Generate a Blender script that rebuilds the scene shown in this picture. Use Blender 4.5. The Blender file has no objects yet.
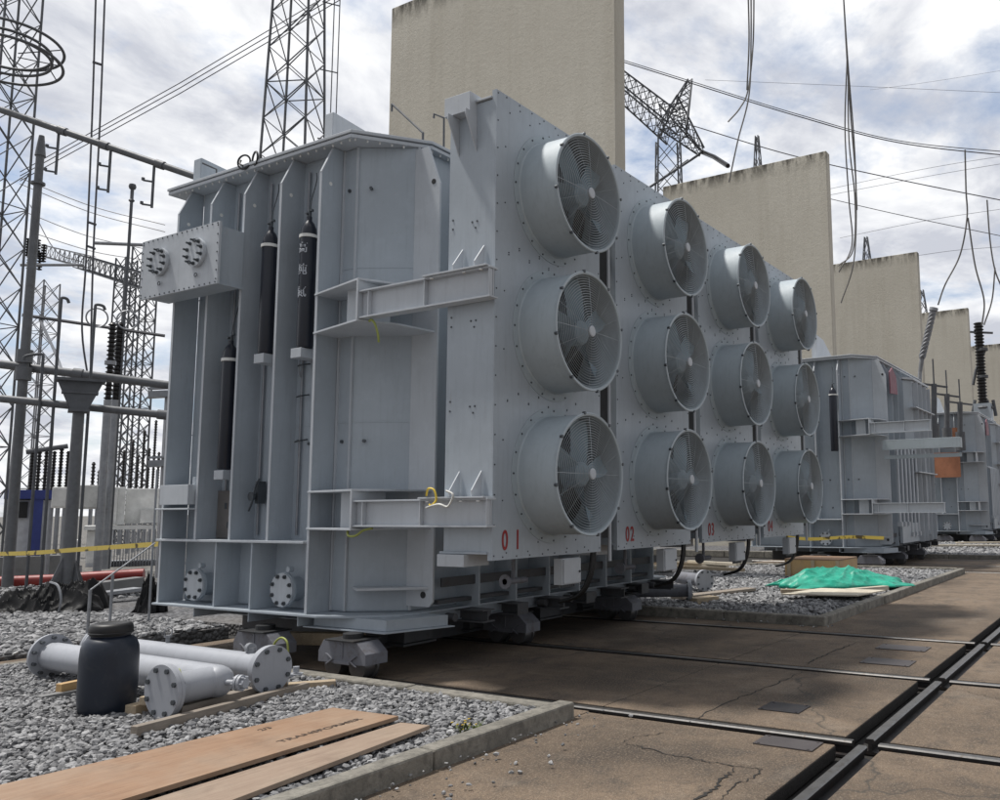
import bpy, math, random
import numpy as np
from mathutils import Vector, Matrix
R = math.radians
PI = math.pi
random.seed(7)
rng = np.random.default_rng(11)
scene = bpy.context.scene
C = bpy.data.collections.new('place'); scene.collection.children.link(C)

# ------------------------------------------------------------------ camera
YAW, PITCH, ROLL, FOC, CX, CY = 0.533520109, 0.121141518, 0.008565882, 867.118938, 629.042575, 403.843103
EYE = 1.6
def cam_rows():
    cf = np.array([math.cos(YAW)*math.cos(PITCH), math.sin(YAW)*math.cos(PITCH), math.sin(PITCH)])
    r = np.cross(cf, [0, 0, 1]); r /= np.linalg.norm(r); d = np.cross(cf, r)
    c, s = math.cos(ROLL), math.sin(ROLL)
    return np.array([c*r+s*d, -s*r+c*d, cf])
CM = cam_rows()
def ray(px, py):
    return CM.T @ np.array([(px-CX)/FOC, (py-CY)/FOC, 1.0])
def on(px, py, ax, v):                       # where the sight line meets a plane of the yard
    i = 'XYZ'.index(ax); d = ray(px, py); o = np.array([0, 0, EYE])
    return tuple(o + d*(v-o[i])/d[i])
def W(px, py, D):                            # the point at horizontal distance D
    d = ray(px, py); d = d/math.hypot(d[0], d[1])
    return (d[0]*D, d[1]*D, EYE+d[2]*D)
cam = bpy.data.cameras.new('camera'); co = bpy.data.objects.new('camera', cam); C.objects.link(co)
co.location = (0, 0, EYE)
M = Matrix((( CM[0][0], -CM[1][0], -CM[2][0]), (CM[0][1], -CM[1][1], -CM[2][1]), (CM[0][2], -CM[1][2], -CM[2][2])))
co.rotation_euler = M.to_euler()
cam.sensor_fit = 'HORIZONTAL'; cam.sensor_width = 36; cam.lens = FOC*36/1000
cam.shift_x = (500-CX)/1000; cam.shift_y = (CY-400)/1000
cam.clip_start = 0.05; cam.clip_end = 3000
scene.camera = co

# ------------------------------------------------------------------ materials
MATS = {}
def nt(name):
    m = bpy.data.materials.new(name); m.use_nodes = True
    t = m.node_tree; b = t.nodes['Principled BSDF']; MATS[name] = m
    return m, t, b
def mixc(t, fac, a, b):
    n = t.nodes.new('ShaderNodeMix'); n.data_type = 'RGBA'
    for k, v in (('A', a), ('B', b)):
        s = [x for x in n.inputs if x.name == k and x.type == 'RGBA'][0]
        if hasattr(v, 'is_output'): t.links.new(v, s)
        else: s.default_value = (*v, 1)
    if hasattr(fac, 'is_output'): t.links.new(fac, n.inputs[0])
    else: n.inputs[0].default_value = fac
    return [x for x in n.outputs if x.type == 'RGBA'][0]
def tex(t, scale=(1, 1, 1), obj=True, geo=False):
    mp = t.nodes.new('ShaderNodeMapping'); mp.inputs['Scale'].default_value = scale
    if geo:
        g = t.nodes.new('ShaderNodeNewGeometry'); t.links.new(g.outputs['Position'], mp.inputs[0])
    else:
        c = t.nodes.new('ShaderNodeTexCoord'); t.links.new(c.outputs['Object'], mp.inputs[0])
    return mp.outputs[0]
def noise(t, vec, scale, detail=4, rough=.55, dist=0):
    n = t.nodes.new('ShaderNodeTexNoise'); n.inputs['Scale'].default_value = scale
    n.inputs['Detail'].default_value = detail; n.inputs['Roughness'].default_value = rough
    n.inputs['Distortion'].default_value = dist
    t.links.new(vec, n.inputs['Vector']); return n.outputs['Fac']
def ramp(t, f, lo, hi, a=(0, 0, 0), b=(1, 1, 1)):
    r = t.nodes.new('ShaderNodeValToRGB'); r.color_ramp.elements[0].position = lo
    r.color_ramp.elements[1].position = hi
    r.color_ramp.elements[0].color = (*a, 1); r.color_ramp.elements[1].color = (*b, 1)
    t.links.new(f, r.inputs[0]); return r.outputs[0]
def bump(t, b, f, st, dist=.01):
    n = t.nodes.new('ShaderNodeBump'); n.inputs['Strength'].default_value = st
    n.inputs['Distance'].default_value = dist
    t.links.new(f, n.inputs['Height']); t.links.new(n.outputs[0], b.inputs['Normal'])
def simple(name, col, rough=.5, metal=0, var=.15, sc=4, dirt=None, dirtamt=.5, bmp=0, bsc=40, spec=None, stretch=(1, 1, 1), geo=False, dlo=.52):
    m, t, b = nt(name)
    v = tex(t, stretch, geo=geo)
    n = noise(t, v, sc, 6, .6)
    lo = tuple(c*(1-var) for c in col); hi = tuple(min(1, c*(1+var)) for c in col)
    out = mixc(t, ramp(t, n, .3, .7), lo, hi)
    if dirt:
        n2 = noise(t, v, sc*2.3, 8, .7, .4)
        f = ramp(t, n2, dlo, .75, (0, 0, 0), (dirtamt,)*3)
        out = mixc(t, f, out, dirt)
    t.links.new(out, b.inputs['Base Color'])
    b.inputs['Roughness'].default_value = rough; b.inputs['Metallic'].default_value = metal
    if spec is not None: b.inputs['Specular IOR Level'].default_value = spec
    rr = t.nodes.new('ShaderNodeMapRange'); rr.inputs['To Min'].default_value = max(0, rough-.1); rr.inputs['To Max'].default_value = min(1, rough+.12)
    t.links.new(noise(t, v, sc*3, 3), rr.inputs[0]); t.links.new(rr.outputs[0], b.inputs['Roughness'])
    if bmp: bump(t, b, noise(t, v, bsc, 5, .6), bmp)
    return m
PAINT = (.385, .43, .475)
def paint(name, col, rough=.42):
    m, t, b = nt(name)
    v = tex(t)
    big = noise(t, v, .9, 5, .6)
    c = mixc(t, ramp(t, big, .3, .7), tuple(x*.9 for x in col), tuple(x*1.09 for x in col))
    streak = noise(t, tex(t, (9, 9, .7)), 2.2, 6, .65)      # rain runs down the plates
    c = mixc(t, ramp(t, streak, .52, .8, (0,)*3, (.5,)*3), c, tuple(x*.72 for x in col))
    rn = noise(t, tex(t, (14, 14, 1.1)), 1.7, 7, .7)          # faint rust runs
    rm = t.nodes.new('ShaderNodeMath'); rm.operation = 'MULTIPLY'
    t.links.new(ramp(t, rn, .60, .74), rm.inputs[0]); t.links.new(ramp(t, noise(t, v, 1.6, 4, .6), .52, .66, (0,)*3, (.45,)*3), rm.inputs[1])
    c = mixc(t, rm.outputs[0], c, (.20, .135, .09))
    du = noise(t, v, 6, 8, .75)
    c = mixc(t, ramp(t, du, .50, .78, (0,)*3, (.28,)*3), c, tuple(min(1, x*1.35) for x in col))
    sp = noise(t, v, 38, 3, .7)
    c = mixc(t, ramp(t, sp, .66, .78, (0,)*3, (.35,)*3), c, (.13, .12, .11))
    t.links.new(c, b.inputs['Base Color'])
    rr = t.nodes.new('ShaderNodeMapRange'); rr.inputs['To Min'].default_value = rough-.08; rr.inputs['To Max'].default_value = rough+.18
    t.links.new(noise(t, v, 5, 5), rr.inputs[0]); t.links.new(rr.outputs[0], b.inputs['Roughness'])
    bump(t, b, noise(t, v, 2.2, 3), .25, .02)
    return m
paint('grey_paint', PAINT)
paint('duct_paint', (.385, .44, .475), .50)
paint('pale_paint', (.48, .51, .545))
paint('pipe_paint', (.37, .385, .42), .42)
simple('bolt', (.10, .11, .12), .45, .6)
simple('dark_steel', (.035, .037, .04), .5, .3, dirt=(.10, .07, .05))
simple('blade', (.27, .36, .42), .5)
simple('guard_wire', (.36, .40, .43), .5, .1)
simple('core', (.012, .013, .015), .7)
simple('galv', (.30, .31, .33), .45, .5, dirt=(.15, .13, .12))
simple('bus_steel', (.15, .155, .165), .55, .3, dirt=(.09, .08, .08))
simple('lattice_steel', (.115, .12, .13), .6, .3, dirt=(.07, .06, .06))
simple('far_steel', (.22, .225, .24), .6, .2)
simple('black_rubber', (.012, .012, .013), .5)
simple('black_porcelain', (.012, .010, .010), .35)
simple('drum_plastic', (.012, .018, .032), .42, 0, .15, 3, dirt=(.07, .07, .075), dirtamt=.35)
simple('bogie_paint', (.17, .175, .20), .55, dirt=(.08, .06, .05), dirtamt=.8)
simple('undercarriage', (.075, .078, .085), .6, dirt=(.06, .045, .035), dirtamt=.8)
simple('wheel_steel', (.16, .16, .165), .4, .7, dirt=(.12, .07, .04))
simple('rail_steel', (.035, .032, .032), .5, .5, dirt=(.11, .06, .035), sc=6)
simple('rail_head', (.17, .165, .16), .4, .75, dirt=(.09, .065, .045), dirtamt=.9, sc=9)
simple('white_steel', (.74, .74, .72), .5)
simple('cylinder_dark', (.014, .017, .028), .32)
simple('cylinder_text', (.42, .45, .50), .6)
simple('red_text', (.32, .028, .03), .5)
simple('nameplate', (.20, .185, .175), .35, .3)
simple('stencil_ink', (.06, .04, .03), .8, var=.8, sc=30)
simple('yellow', (.75, .55, .06), .5)
simple('yellow_green', (.33, .37, .09), .5)
simple('cable_white', (.55, .55, .52), .5)
simple('red_pipe', (.28, .035, .03), .45, dirt=(.12, .03, .025))
simple('tarp_black', (.012, .012, .013), .6, bmp=.4, bsc=25, spec=.25)
simple('tarp_green', (.015, .34, .23), .42, bmp=.5, bsc=18, var=.35)
simple('navy', (.03, .045, .20), .5)
simple('white_wall', (.55, .56, .58), .6)
simple('cream', (.62, .62, .60), .5, dirt=(.25, .24, .22))
simple('orange', (.42, .18, .10), .6, dirt=(.3, .1, .05))
simple('magenta', (.25, .10, .13), .6)
simple('weed', (.09, .12, .025), .6)
simple('weed_yellow', (.6, .42, .03), .6)
simple('wire', (.09, .09, .10), .5, .3)
simple('hanging_cable', (.13, .125, .12), .6)
simple('steel_plate', (.045, .042, .045), .45, .4, dirt=(.09, .07, .05))
simple('plate_pale', (.085, .075, .075), .5, .2, dirt=(.09, .08, .07))
def wood(name, a, b_, sc=(1, 12, 12)):
    m, t, b = nt(name)
    v = tex(t, sc)
    n = noise(t, v, 3, 8, .65, .6)
    c = mixc(t, ramp(t, n, .3, .7), a, b_)
    n2 = noise(t, tex(t), 3.1, 6, .7)
    c = mixc(t, ramp(t, n2, .5, .8, (0,)*3, (.65,)*3), c, tuple(x*.55 for x in a))
    n3 = noise(t, tex(t), 1.3, 5, .7)
    c = mixc(t, ramp(t, n3, .42, .7, (0,)*3, (.45,)*3), c, (.36, .29, .22))
    t.links.new(c, b.inputs['Base Color']); b.inputs['Roughness'].default_value = .75
    bump(t, b, n, .3, .004)
wood('plywood', (.235, .135, .078), (.335, .21, .13))
wood('plank', (.235, .165, .12), (.34, .255, .19))
wood('timber', (.34, .27, .19), (.50, .40, .27))
wood('timber_grey', (.20, .17, .14), (.30, .26, .22))
wood('crate_wood', (.46, .29, .13), (.56, .37, .17))
wood('pale_wood', (.52, .47, .38), (.66, .60, .48))
# concrete apron
m, t, b = nt('apron_concrete')
v = tex(t, geo=True)
n1 = noise(t, v, .55, 8, .62, .3); n2 = noise(t, v, 3.2, 8, .7); n3 = noise(t, v, 60, 4, .7); n4 = noise(t, v, 220, 2, .6)
c = mixc(t, ramp(t, n1, .36, .60), (.062, .045, .032), (.215, .155, .105))
c = mixc(t, ramp(t, n2, .50, .66, (0,)*3, (.8,)*3), c, (.065, .052, .042))
c = mixc(t, ramp(t, noise(t, tex(t, (1.6, .35, 1), geo=True), 2.6, 7, .7), .55, .72, (0,)*3, (.6,)*3), c, (.28, .215, .155))
c = mixc(t, ramp(t, noise(t, v, 1.1, 6, .7), .56, .70, (0,)*3, (.5,)*3), c, (.26, .215, .17))
c = mixc(t, ramp(t, n3, .50, .64, (0,)*3, (.55,)*3), c, (.35, .275, .20))
c = mixc(t, ramp(t, n4, .51, .60, (0,)*3, (.7,)*3), c, (.04, .034, .028))
n5 = noise(t, v, 14, 6, .75)
c = mixc(t, ramp(t, n5, .50, .72, (0,)*3, (.6,)*3), c, (.075, .06, .048))
vo = t.nodes.new('ShaderNodeTexVoronoi'); vo.feature = 'DISTANCE_TO_EDGE'; vo.inputs['Scale'].default_value = .27
ad = t.nodes.new('ShaderNodeVectorMath'); ad.operation = 'MULTIPLY_ADD'
nn = t.nodes.new('ShaderNodeTexNoise'); nn.inputs['Scale'].default_value = 1.6; nn.inputs['Detail'].default_value = 6
t.links.new(v, nn.inputs['Vector']); t.links.new(nn.outputs['Color'], ad.inputs[0]); ad.inputs[1].default_value = (.9, .9, .9); t.links.new(v, ad.inputs[2])
t.links.new(ad.outputs[0], vo.inputs['Vector'])
crack = ramp(t, vo.outputs[0], .001, .005, (.85,)*3, (0,)*3)
c = mixc(t, crack, c, (.055, .048, .04))
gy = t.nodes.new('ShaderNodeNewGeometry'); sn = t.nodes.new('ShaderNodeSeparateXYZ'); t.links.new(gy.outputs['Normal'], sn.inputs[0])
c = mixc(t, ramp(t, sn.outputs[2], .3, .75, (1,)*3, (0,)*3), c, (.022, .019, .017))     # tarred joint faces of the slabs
t.links.new(c, b.inputs['Base Color']); b.inputs['Roughness'].default_value = .86
mx = t.nodes.new('ShaderNodeMath'); mx.operation = 'MULTIPLY_ADD'; mx.inputs[1].default_value = .5
t.links.new(n3, mx.inputs[0]); t.links.new(n2, mx.inputs[2]); bump(t, b, mx.outputs[0], .8, .025)
# kerb concrete
simple('kerb_concrete', (.23, .215, .185), .88, var=.25, sc=5, dirt=(.07, .066, .058), dirtamt=.95, bmp=.7, bsc=45, geo=True, dlo=.44)
simple('plinth_concrete', (.20, .20, .20), .85, var=.2, sc=2, dirt=(.1, .1, .1), bmp=.4, geo=True)
# rendered firewall
m, t, b = nt('firewall_render')
v = tex(t, geo=True)
c = mixc(t, ramp(t, noise(t, v, .25, 6, .6), .3, .7), (.53, .495, .42), (.61, .575, .495))
c = mixc(t, ramp(t, noise(t, tex(t, (1.4, 1.4, .09), geo=True), 1.3, 6, .7), .48, .78, (0,)*3, (.40,)*3), c, (.36, .32, .25))
c = mixc(t, ramp(t, noise(t, v, 5.0, 8, .8), .52, .72, (0,)*3, (.35,)*3), c, (.40, .36, .29))
br = t.nodes.new('ShaderNodeTexBrick')
sx = t.nodes.new('ShaderNodeSeparateXYZ'); cb = t.nodes.new('ShaderNodeCombineXYZ')
t.links.new(v, sx.inputs[0]); t.links.new(sx.outputs[1], cb.inputs[0]); t.links.new(sx.outputs[2], cb.inputs[1])
t.links.new(cb.outputs[0], br.inputs['Vector']); br.inputs['Scale'].default_value = 1; br.inputs['Brick Width'].default_value = 1.0
br.inputs['Row Height'].default_value = .5; br.inputs['Mortar Size'].default_value = .012; br.inputs['Mortar Smooth'].default_value = 1
c = mixc(t, ramp(t, br.outputs['Fac'], .2, 1, (0,)*3, (.13,)*3), c, (.18, .16, .13))
mr = t.nodes.new('ShaderNodeMapRange'); mr.inputs['From Min'].default_value = 15.6; mr.inputs['From Max'].default_value = 16.25
t.links.new(sx.outputs[2], mr.inputs[0])
mm = t.nodes.new('ShaderNodeMath'); mm.operation = 'MULTIPLY'
t.links.new(mr.outputs[0], mm.inputs[0]); t.links.new(ramp(t, noise(t, tex(t, (2.2, 2.2, .6), geo=True), 1.6, 6, .7), .40, .58), mm.inputs[1])
c = mixc(t, mm.outputs[0], c, (.075, .068, .055))      # black algae along the coping
t.links.new(c, b.inputs['Base Color']); b.inputs['Roughness'].default_value = .92
bump(t, b, noise(t, v, 9, 8, .8), .55, .04)
# stones
m, t, b = nt('crushed_stone')
oi = t.nodes.new('ShaderNodeAttribute'); oi.attribute_name = 'tone'
v = tex(t)
c = mixc(t, oi.outputs['Fac'], (.075, .076, .082), (.46, .46, .465))
c = mixc(t, ramp(t, noise(t, v, 30, 4, .7), .45, .7, (0,)*3, (.5,)*3), c, (.16, .155, .15))
t.links.new(c, b.inputs['Base Color']); b.inputs['Roughness'].default_value = .85
def gravel_mat(name, sc, lo, hi):
    m, t, b = nt(name)
    v = tex(t, geo=True)
    vo = t.nodes.new('ShaderNodeTexVoronoi'); vo.inputs['Scale'].default_value = sc; t.links.new(v, vo.inputs['Vector'])
    se = t.nodes.new('ShaderNodeSeparateColor'); t.links.new(vo.outputs['Color'], se.inputs[0])
    c = mixc(t, se.outputs[0], lo, hi)
    c = mixc(t, ramp(t, vo.outputs['Distance'], .45, .8, (0,)*3, (.8,)*3), c, (.03, .03, .032))
    c = mixc(t, ramp(t, noise(t, v, .4, 6, .6), .45, .65, (0,)*3, (.5,)*3), c, (.17, .155, .14))
    t.links.new(c, b.inputs['Base Color']); b.inputs['Roughness'].default_value = .9
    inv = t.nodes.new('ShaderNodeMath'); inv.operation = 'SUBTRACT'; inv.inputs[0].default_value = 1
    t.links.new(vo.outputs['Distance'], inv.inputs[1]); bump(t, b, inv.outputs[0], .8, .05)
gravel_mat('bed_gravel', 18, (.05, .052, .058), (.22, .22, .23))
gravel_mat('yard_ground', 7, (.11, .105, .10), (.24, .23, .21))
simple('trench', (.022, .02, .018), .9, geo=True)
# hazard tape
m, t, b = nt('hazard_tape')
v = tex(t)
wv = t.nodes.new('ShaderNodeTexNoise'); wv.inputs['Scale'].default_value = 5; t.links.new(v, wv.inputs['Vector'])
t.links.new(mixc(t, ramp(t, wv.outputs['Fac'], .60, .66), (.66, .50, .10), (.10, .07, .02)), b.inputs['Base Color'])

# ------------------------------------------------------------------ mesh builder
ORG = {}
class MB:
    def __init__(s): s.v = []; s.f = []; s.m = []; s.mi = 0
    def add(s, vs, fs):
        o = len(s.v); s.v += [tuple(p) for p in vs]
        for f in fs: s.f.append([i+o for i in f]); s.m.append(s.mi)
        return s
    def box(s, x0, x1, y0, y1, z0, z1):
        if x0 > x1: x0, x1 = x1, x0
        if y0 > y1: y0, y1 = y1, y0
        if z0 > z1: z0, z1 = z1, z0
        return s.add([(x0,y0,z0),(x1,y0,z0),(x1,y1,z0),(x0,y1,z0),(x0,y0,z1),(x1,y0,z1),(x1,y1,z1),(x0,y1,z1)],
              [(3,2,1,0),(4,5,6,7),(0,1,5,4),(1,2,6,5),(2,3,7,6),(3,0,4,7)])
    def prism(s, pts, ax, a, b):               # polygon in the two other axes, extruded along ax
        area = sum(pts[i][0]*pts[(i+1) % len(pts)][1]-pts[(i+1) % len(pts)][0]*pts[i][1] for i in range(len(pts)))
        if area < 0: pts = pts[::-1]
        if a > b: a, b = b, a
        n = len(pts)
        def P(u, w, h):
            return {'X': (h, u, w), 'Y': (u, h, w), 'Z': (u, w, h)}[ax]
        vs = [P(u, w, a) for u, w in pts]+[P(u, w, b) for u, w in pts]
        fs = [tuple(range(n))[::-1], tuple(range(n, 2*n))]+[(i, (i+1) % n, n+(i+1) % n, n+i) for i in range(n)]
        if ax == 'Y': fs = [f[::-1] for f in fs]
        return s.add(vs, fs)
    def tube(s, pts, r, n=8, caps=True, r2=None):
        pts = [Vector(p) for p in pts]; k = len(pts); vs = []
        d0 = (pts[1]-pts[0]).normalized()
        up = Vector((0, 0, 1)) if abs(d0.z) < .9 else Vector((1, 0, 0))
        a = d0.cross(up).normalized()
        for i, p in enumerate(pts):
            if i == 0: d = d0
            elif i == k-1: d = (pts[-1]-pts[-2]).normalized()
            else: d = ((pts[i+1]-p).normalized()+(p-pts[i-1]).normalized()).normalized()
            a = (a-d*a.dot(d)).normalized(); b_ = d.cross(a)
            rr = r if r2 is None else r+(r2-r)*i/(k-1)
            if isinstance(r, (list, tuple)): rr = r[i]
            for j in range(n):
                t_ = 2*PI*j/n; vs.append(p+a*math.cos(t_)*rr+b_*math.sin(t_)*rr)
        fs = []
        for i in range(k-1):
            for j in range(n):
                fs.append((i*n+j, i*n+(j+1) % n, (i+1)*n+(j+1) % n, (i+1)*n+j))
        if caps: fs += [tuple(range(n))[::-1], tuple(range((k-1)*n, k*n))]
        return s.add(vs, fs)
    def bar(s, p, q, w, h=None):               # square bar
        h = h or w
        p = Vector(p); q = Vector(q); d = (q-p).normalized()
        up = Vector((0, 0, 1)) if abs(d.z) < .95 else Vector((1, 0, 0))
        a = d.cross(up).normalized()*w/2; b_ = a.normalized().cross(d)*h/2
        vs = [p-a-b_, p+a-b_, p+a+b_, p-a+b_, q-a-b_, q+a-b_, q+a+b_, q-a+b_]
        return s.add(vs, [(3,2,1,0),(4,5,6,7),(0,1,5,4),(1,2,6,5),(2,3,7,6),(3,0,4,7)])
    def torus(s, c, ax, Rr, r, n=48, k=6, sx=1, a0=0, a1=2*PI):
        c = Vector(c); ax = Vector(ax).normalized()
        u = ax.cross(Vector((0, 0, 1)))
        if u.length < .1: u = Vector((1, 0, 0))
        u.normalize(); w = ax.cross(u); vs = []
        full = abs(a1-a0-2*PI) < 1e-6; m_ = n if full else n+1
        for i in range(m_):
            t_ = a0+(a1-a0)*i/n; d = u*math.cos(t_)*sx+w*math.sin(t_)
            for j in range(k):
                q = 2*PI*j/k; vs.append(c+d*Rr+(d.normalized()*math.cos(q)+ax*math.sin(q))*r)
        fs = []
        for i in range(n):
            i2 = (i+1) % m_
            for j in range(k): fs.append((i*k+j, i*k+(j+1) % k, i2*k+(j+1) % k, i2*k+j))
        return s.add(vs, fs)
    def lathe(s, c, ax, prof, n=32):           # prof: (distance along axis, radius)
        c = Vector(c); ax = Vector(ax).normalized()
        u = ax.cross(Vector((0, 0, 1)))
        if u.length < .1: u = Vector((1, 0, 0))
        u.normalize(); w = ax.cross(u); vs = []
        for h, rr in prof:
            for j in range(n):
                q = 2*PI*j/n; vs.append(c+ax*h+(u*math.cos(q)+w*math.sin(q))*max(rr, 1e-4))
        fs = []
        for i in range(len(prof)-1):
            for j in range(n): fs.append((i*n+j, i*n+(j+1) % n, (i+1)*n+(j+1) % n, (i+1)*n+j))
        return s.add(vs, fs)
    def cyl(s, c, ax, r, h, n=24):
        s.lathe(c, ax, [(0, 0), (0, r), (h, r), (h, 0)], n); return s
    def bolt(s, c, ax, r=.012, h=.012): s.lathe(c, ax, [(0, r), (h, r), (h, 0)], 6); return s
    def build(s, name, mats, parent=None, smooth=0, bevel=0, off=(0, 0, 0), origin=None):
        if isinstance(mats, str): mats = [mats]
        me = bpy.data.meshes.new(name)
        vs = np.array(s.v, dtype=float)+np.array(off)
        if parent is not None: org = ORG[parent.name]
        elif origin is not None: org = np.array(origin, float)
        else:
            lo = vs.min(0); hi = vs.max(0); org = np.array([(lo[0]+hi[0])/2, (lo[1]+hi[1])/2, lo[2]])
        vs = vs-org
        me.from_pydata([tuple(p) for p in vs], [], s.f)
        for k in mats: me.materials.append(MATS[k])
        if len(mats) > 1: me.polygons.foreach_set('material_index', s.m)
        o = bpy.data.objects.new(name, me); C.objects.link(o)
        if parent is not None: o.parent = parent
        else: o.location = org
        ORG[o.name] = org
        if smooth:
            me.polygons.foreach_set('use_smooth', [True]*len(me.polygons))
            me.set_sharp_from_angle(angle=R(smooth))
        if bevel:
            bv = o.modifiers.new('bevel', 'BEVEL'); bv.width = bevel; bv.segments = 2; bv.limit_method = 'ANGLE'; bv.angle_limit = R(40)
        me.validate(); me.update()
        return o
def tag(o, label=None, cat=None, group=None, kind=None):
    if label: o['label'] = label
    if cat: o['category'] = cat
    if group: o['group'] = group
    if kind: o['kind'] = kind
    return o
def thing(name, label, cat, loc, group=None):
    o = bpy.data.objects.new(name, None); C.objects.link(o); o.location = loc
    ORG[o.name] = np.array(loc, float); return tag(o, label, cat, group)
def copy_part(src, parent, rot=None, loc=None):
    c = src.copy(); C.objects.link(c); c.parent = parent
    if loc is not None: c.location = loc
    if rot is not None: c.rotation_euler = rot
    return c
def copy_tree(o, delta=(0, 0, 0), label=None):
    c = o.copy(); C.objects.link(c); c.location = Vector(o.location)+Vector(delta); ORG[c.name] = ORG[o.name]+np.array(delta)
    def rec(a, b_):
        for ch in a.children:
            d = ch.copy(); C.objects.link(d); d.parent = b_; rec(ch, d)
    rec(o, c)
    if label: c['label'] = label
    return c
def text_mesh(body, size, mat, name, parent, M4, ext=.0015, space=1):
    cu = bpy.data.curves.new('txt', 'FONT'); cu.body = body; cu.size = size; cu.extrude = ext; cu.offset = size*.012; cu.align_x = 'CENTER'; cu.space_character = space
    to = bpy.data.objects.new('txt', cu); C.objects.link(to)
    bpy.context.view_layer.update()
    dg = bpy.context.evaluated_depsgraph_get()
    me = bpy.data.meshes.new_from_object(to.evaluated_get(dg)); me.transform(M4)
    bpy.data.objects.remove(to)
    me.materials.clear(); me.materials.append(MATS[mat])
    if parent is not None: me.transform(Matrix.Translation(-Vector(ORG[parent.name])))
    o = bpy.data.objects.new(name, me); C.objects.link(o); o.parent = parent
    return o

# ================================================================== THE SETTING
YM = 1.76                                   # long track along the yard
XR = [6.13, 8.62, 11.12]                    # cross tracks of the first bay
PER = 16.75
g = MB(); g.box(-400, 900, -500, 800, -.5, -.13)
tag(g.build('ground', 'yard_ground'), kind='structure')
g = MB(); g.box(-6, 120, -14, 21, -.13, -.11); tag(g.build('trench_floor', 'trench'), kind='structure')
# slabs, with trenches left open for the rails
g = MB()
xs = [-6]
for k in range(6):
    for x in XR: xs += [x+k*PER-.13, x+k*PER+.105]
xs.append(112)
for i in range(0, len(xs), 2):
    x0, x1 = xs[i], xs[i+1]
    g.box(x0, x1, -14, YM-.13, -.10, -.003 if i % 4 else 0)
    g.box(x0, x1, YM+.17, 3.95, -.10, 0 if i % 4 else -.002)
    inside = any(XR[0]+k*PER-.6 < (x0+x1)/2 < XR[2]+k*PER+.5 for k in range(6)) and x1-x0 < 4
    if inside: g.box(x0, x1, 3.951, 10.2, -.10, 0)
for k in range(6):                          # margins beside the outer rails
    g.box(XR[0]+k*PER-.55, XR[0]+k*PER-.10, 3.951, 10.2, -.10, 0)
    g.box(XR[2]+k*PER+.10, XR[2]+k*PER+.55, 3.951, 10.2, -.10, 0)
g.box(-6, XR[0]-.1, 10.25, 10.95, -.1, .0); 
ap = g.build('concrete_apron', 'apron_concrete', bevel=.012); tag(ap, kind='structure')
def crack(pts, w, label, mat='trench'):
    P_ = [Vector(on(a_, b_, 'Z', .0)) for a_, b_ in pts]; P_ = smoothed(P_, 8); q = random.Random(len(pts)*7)
    vs = []; fs = []
    for i, p in enumerate(P_):
        d = (P_[min(i+1, len(P_)-1)]-P_[max(i-1, 0)]).normalized(); n_ = Vector((-d.y, d.x, 0)); j = n_*q.uniform(-.02, .02)
        k_ = w*q.uniform(.3, 1.0)*min(1, 6*min(i+.5, len(P_)-i-.5)/len(P_)+.2)
        vs += [(p+j+n_*k_).to_tuple()[:2]+(.0022,), (p+j-n_*k_*q.uniform(.5, 1)).to_tuple()[:2]+(.0022,)]
    for i in range(len(P_)-1): fs.append((2*i+1, 2*i+3, 2*i+2, 2*i))
    m = MB(); m.add(vs, fs); tag(m.build('ground_crack', mat), kind='structure')
def later_cracks():
    crack([(622, 742), (640, 747), (672, 755), (700, 760), (715, 763), (748, 768)], .010, '')
    crack([(622, 742), (640, 736), (668, 733)], .007, '')
    crack([(736, 768), (724, 778), (712, 790), (688, 803)], .016, '')
    crack([(748, 768), (762, 770), (750, 779), (735, 786), (716, 803)], .008, '')
    crack([(805, 671), (784, 680), (760, 690), (736, 699), (700, 716), (688, 722)], .012, '')
    crack([(860, 641), (840, 649), (818, 658), (806, 664)], .012, '')
    crack([(960, 690), (990, 697), (1020, 700)], .006, '')
def rail(name, p, q, label, group=None):
    p = Vector(p); q = Vector(q); d = (q-p); L = d.length; al = abs(d.x) > abs(d.y)
    m = MB()
    prof = [(-.055, -.10), (.055, -.10), (.055, -.085), (.012, -.075), (.012, -.03), (.034, -.024), (.034, -.004), (.026, .006), (-.026, .006), (-.034, -.004), (-.034, -.024), (-.012, -.03), (-.012, -.075), (-.055, -.085)]
    if al: m.prism([(u+p.y, w+p.z) for u, w in prof], 'X', p.x, q.x)
    else: m.prism([(u+p.x, w+p.z) for u, w in prof], 'Y', p.y, q.y)
    o = m.build(name, ['rail_steel', 'rail_head'])
    for pl in o.data.polygons:
        if pl.normal.z > .5 and pl.center.z > .09: pl.material_index = 1
    return tag(o, label, 'rail', group)
breaks = [-6]+[x+k*PER for k in range(6) for x in XR]+[112]
seg_lab = ['nearest length of the long steel rail running past the kerb corner', 'second length of the long rail between the first two cross rails', 'third length of the long rail between the second and third cross rails']
for i in range(len(breaks)-1):
    a = breaks[i]+(.09 if i else 0); b_ = breaks[i+1]-.09
    if i > 6: break
    rail('rail', (a, YM, 0), (b_, YM, 0), seg_lab[i] if i < 3 else ['length of the long rail passing the gravel bed with the green tarp', 'length of long rail beside the second transformer bay', 'further length of long rail in front of the second transformer', 'farthest length of long rail running off past the second bay'][i-3], 'lengths of the long track rail')
rows = ['first', 'second', 'third']; bays = ['nearest transformer', 'second transformer', 'third transformer']
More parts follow.
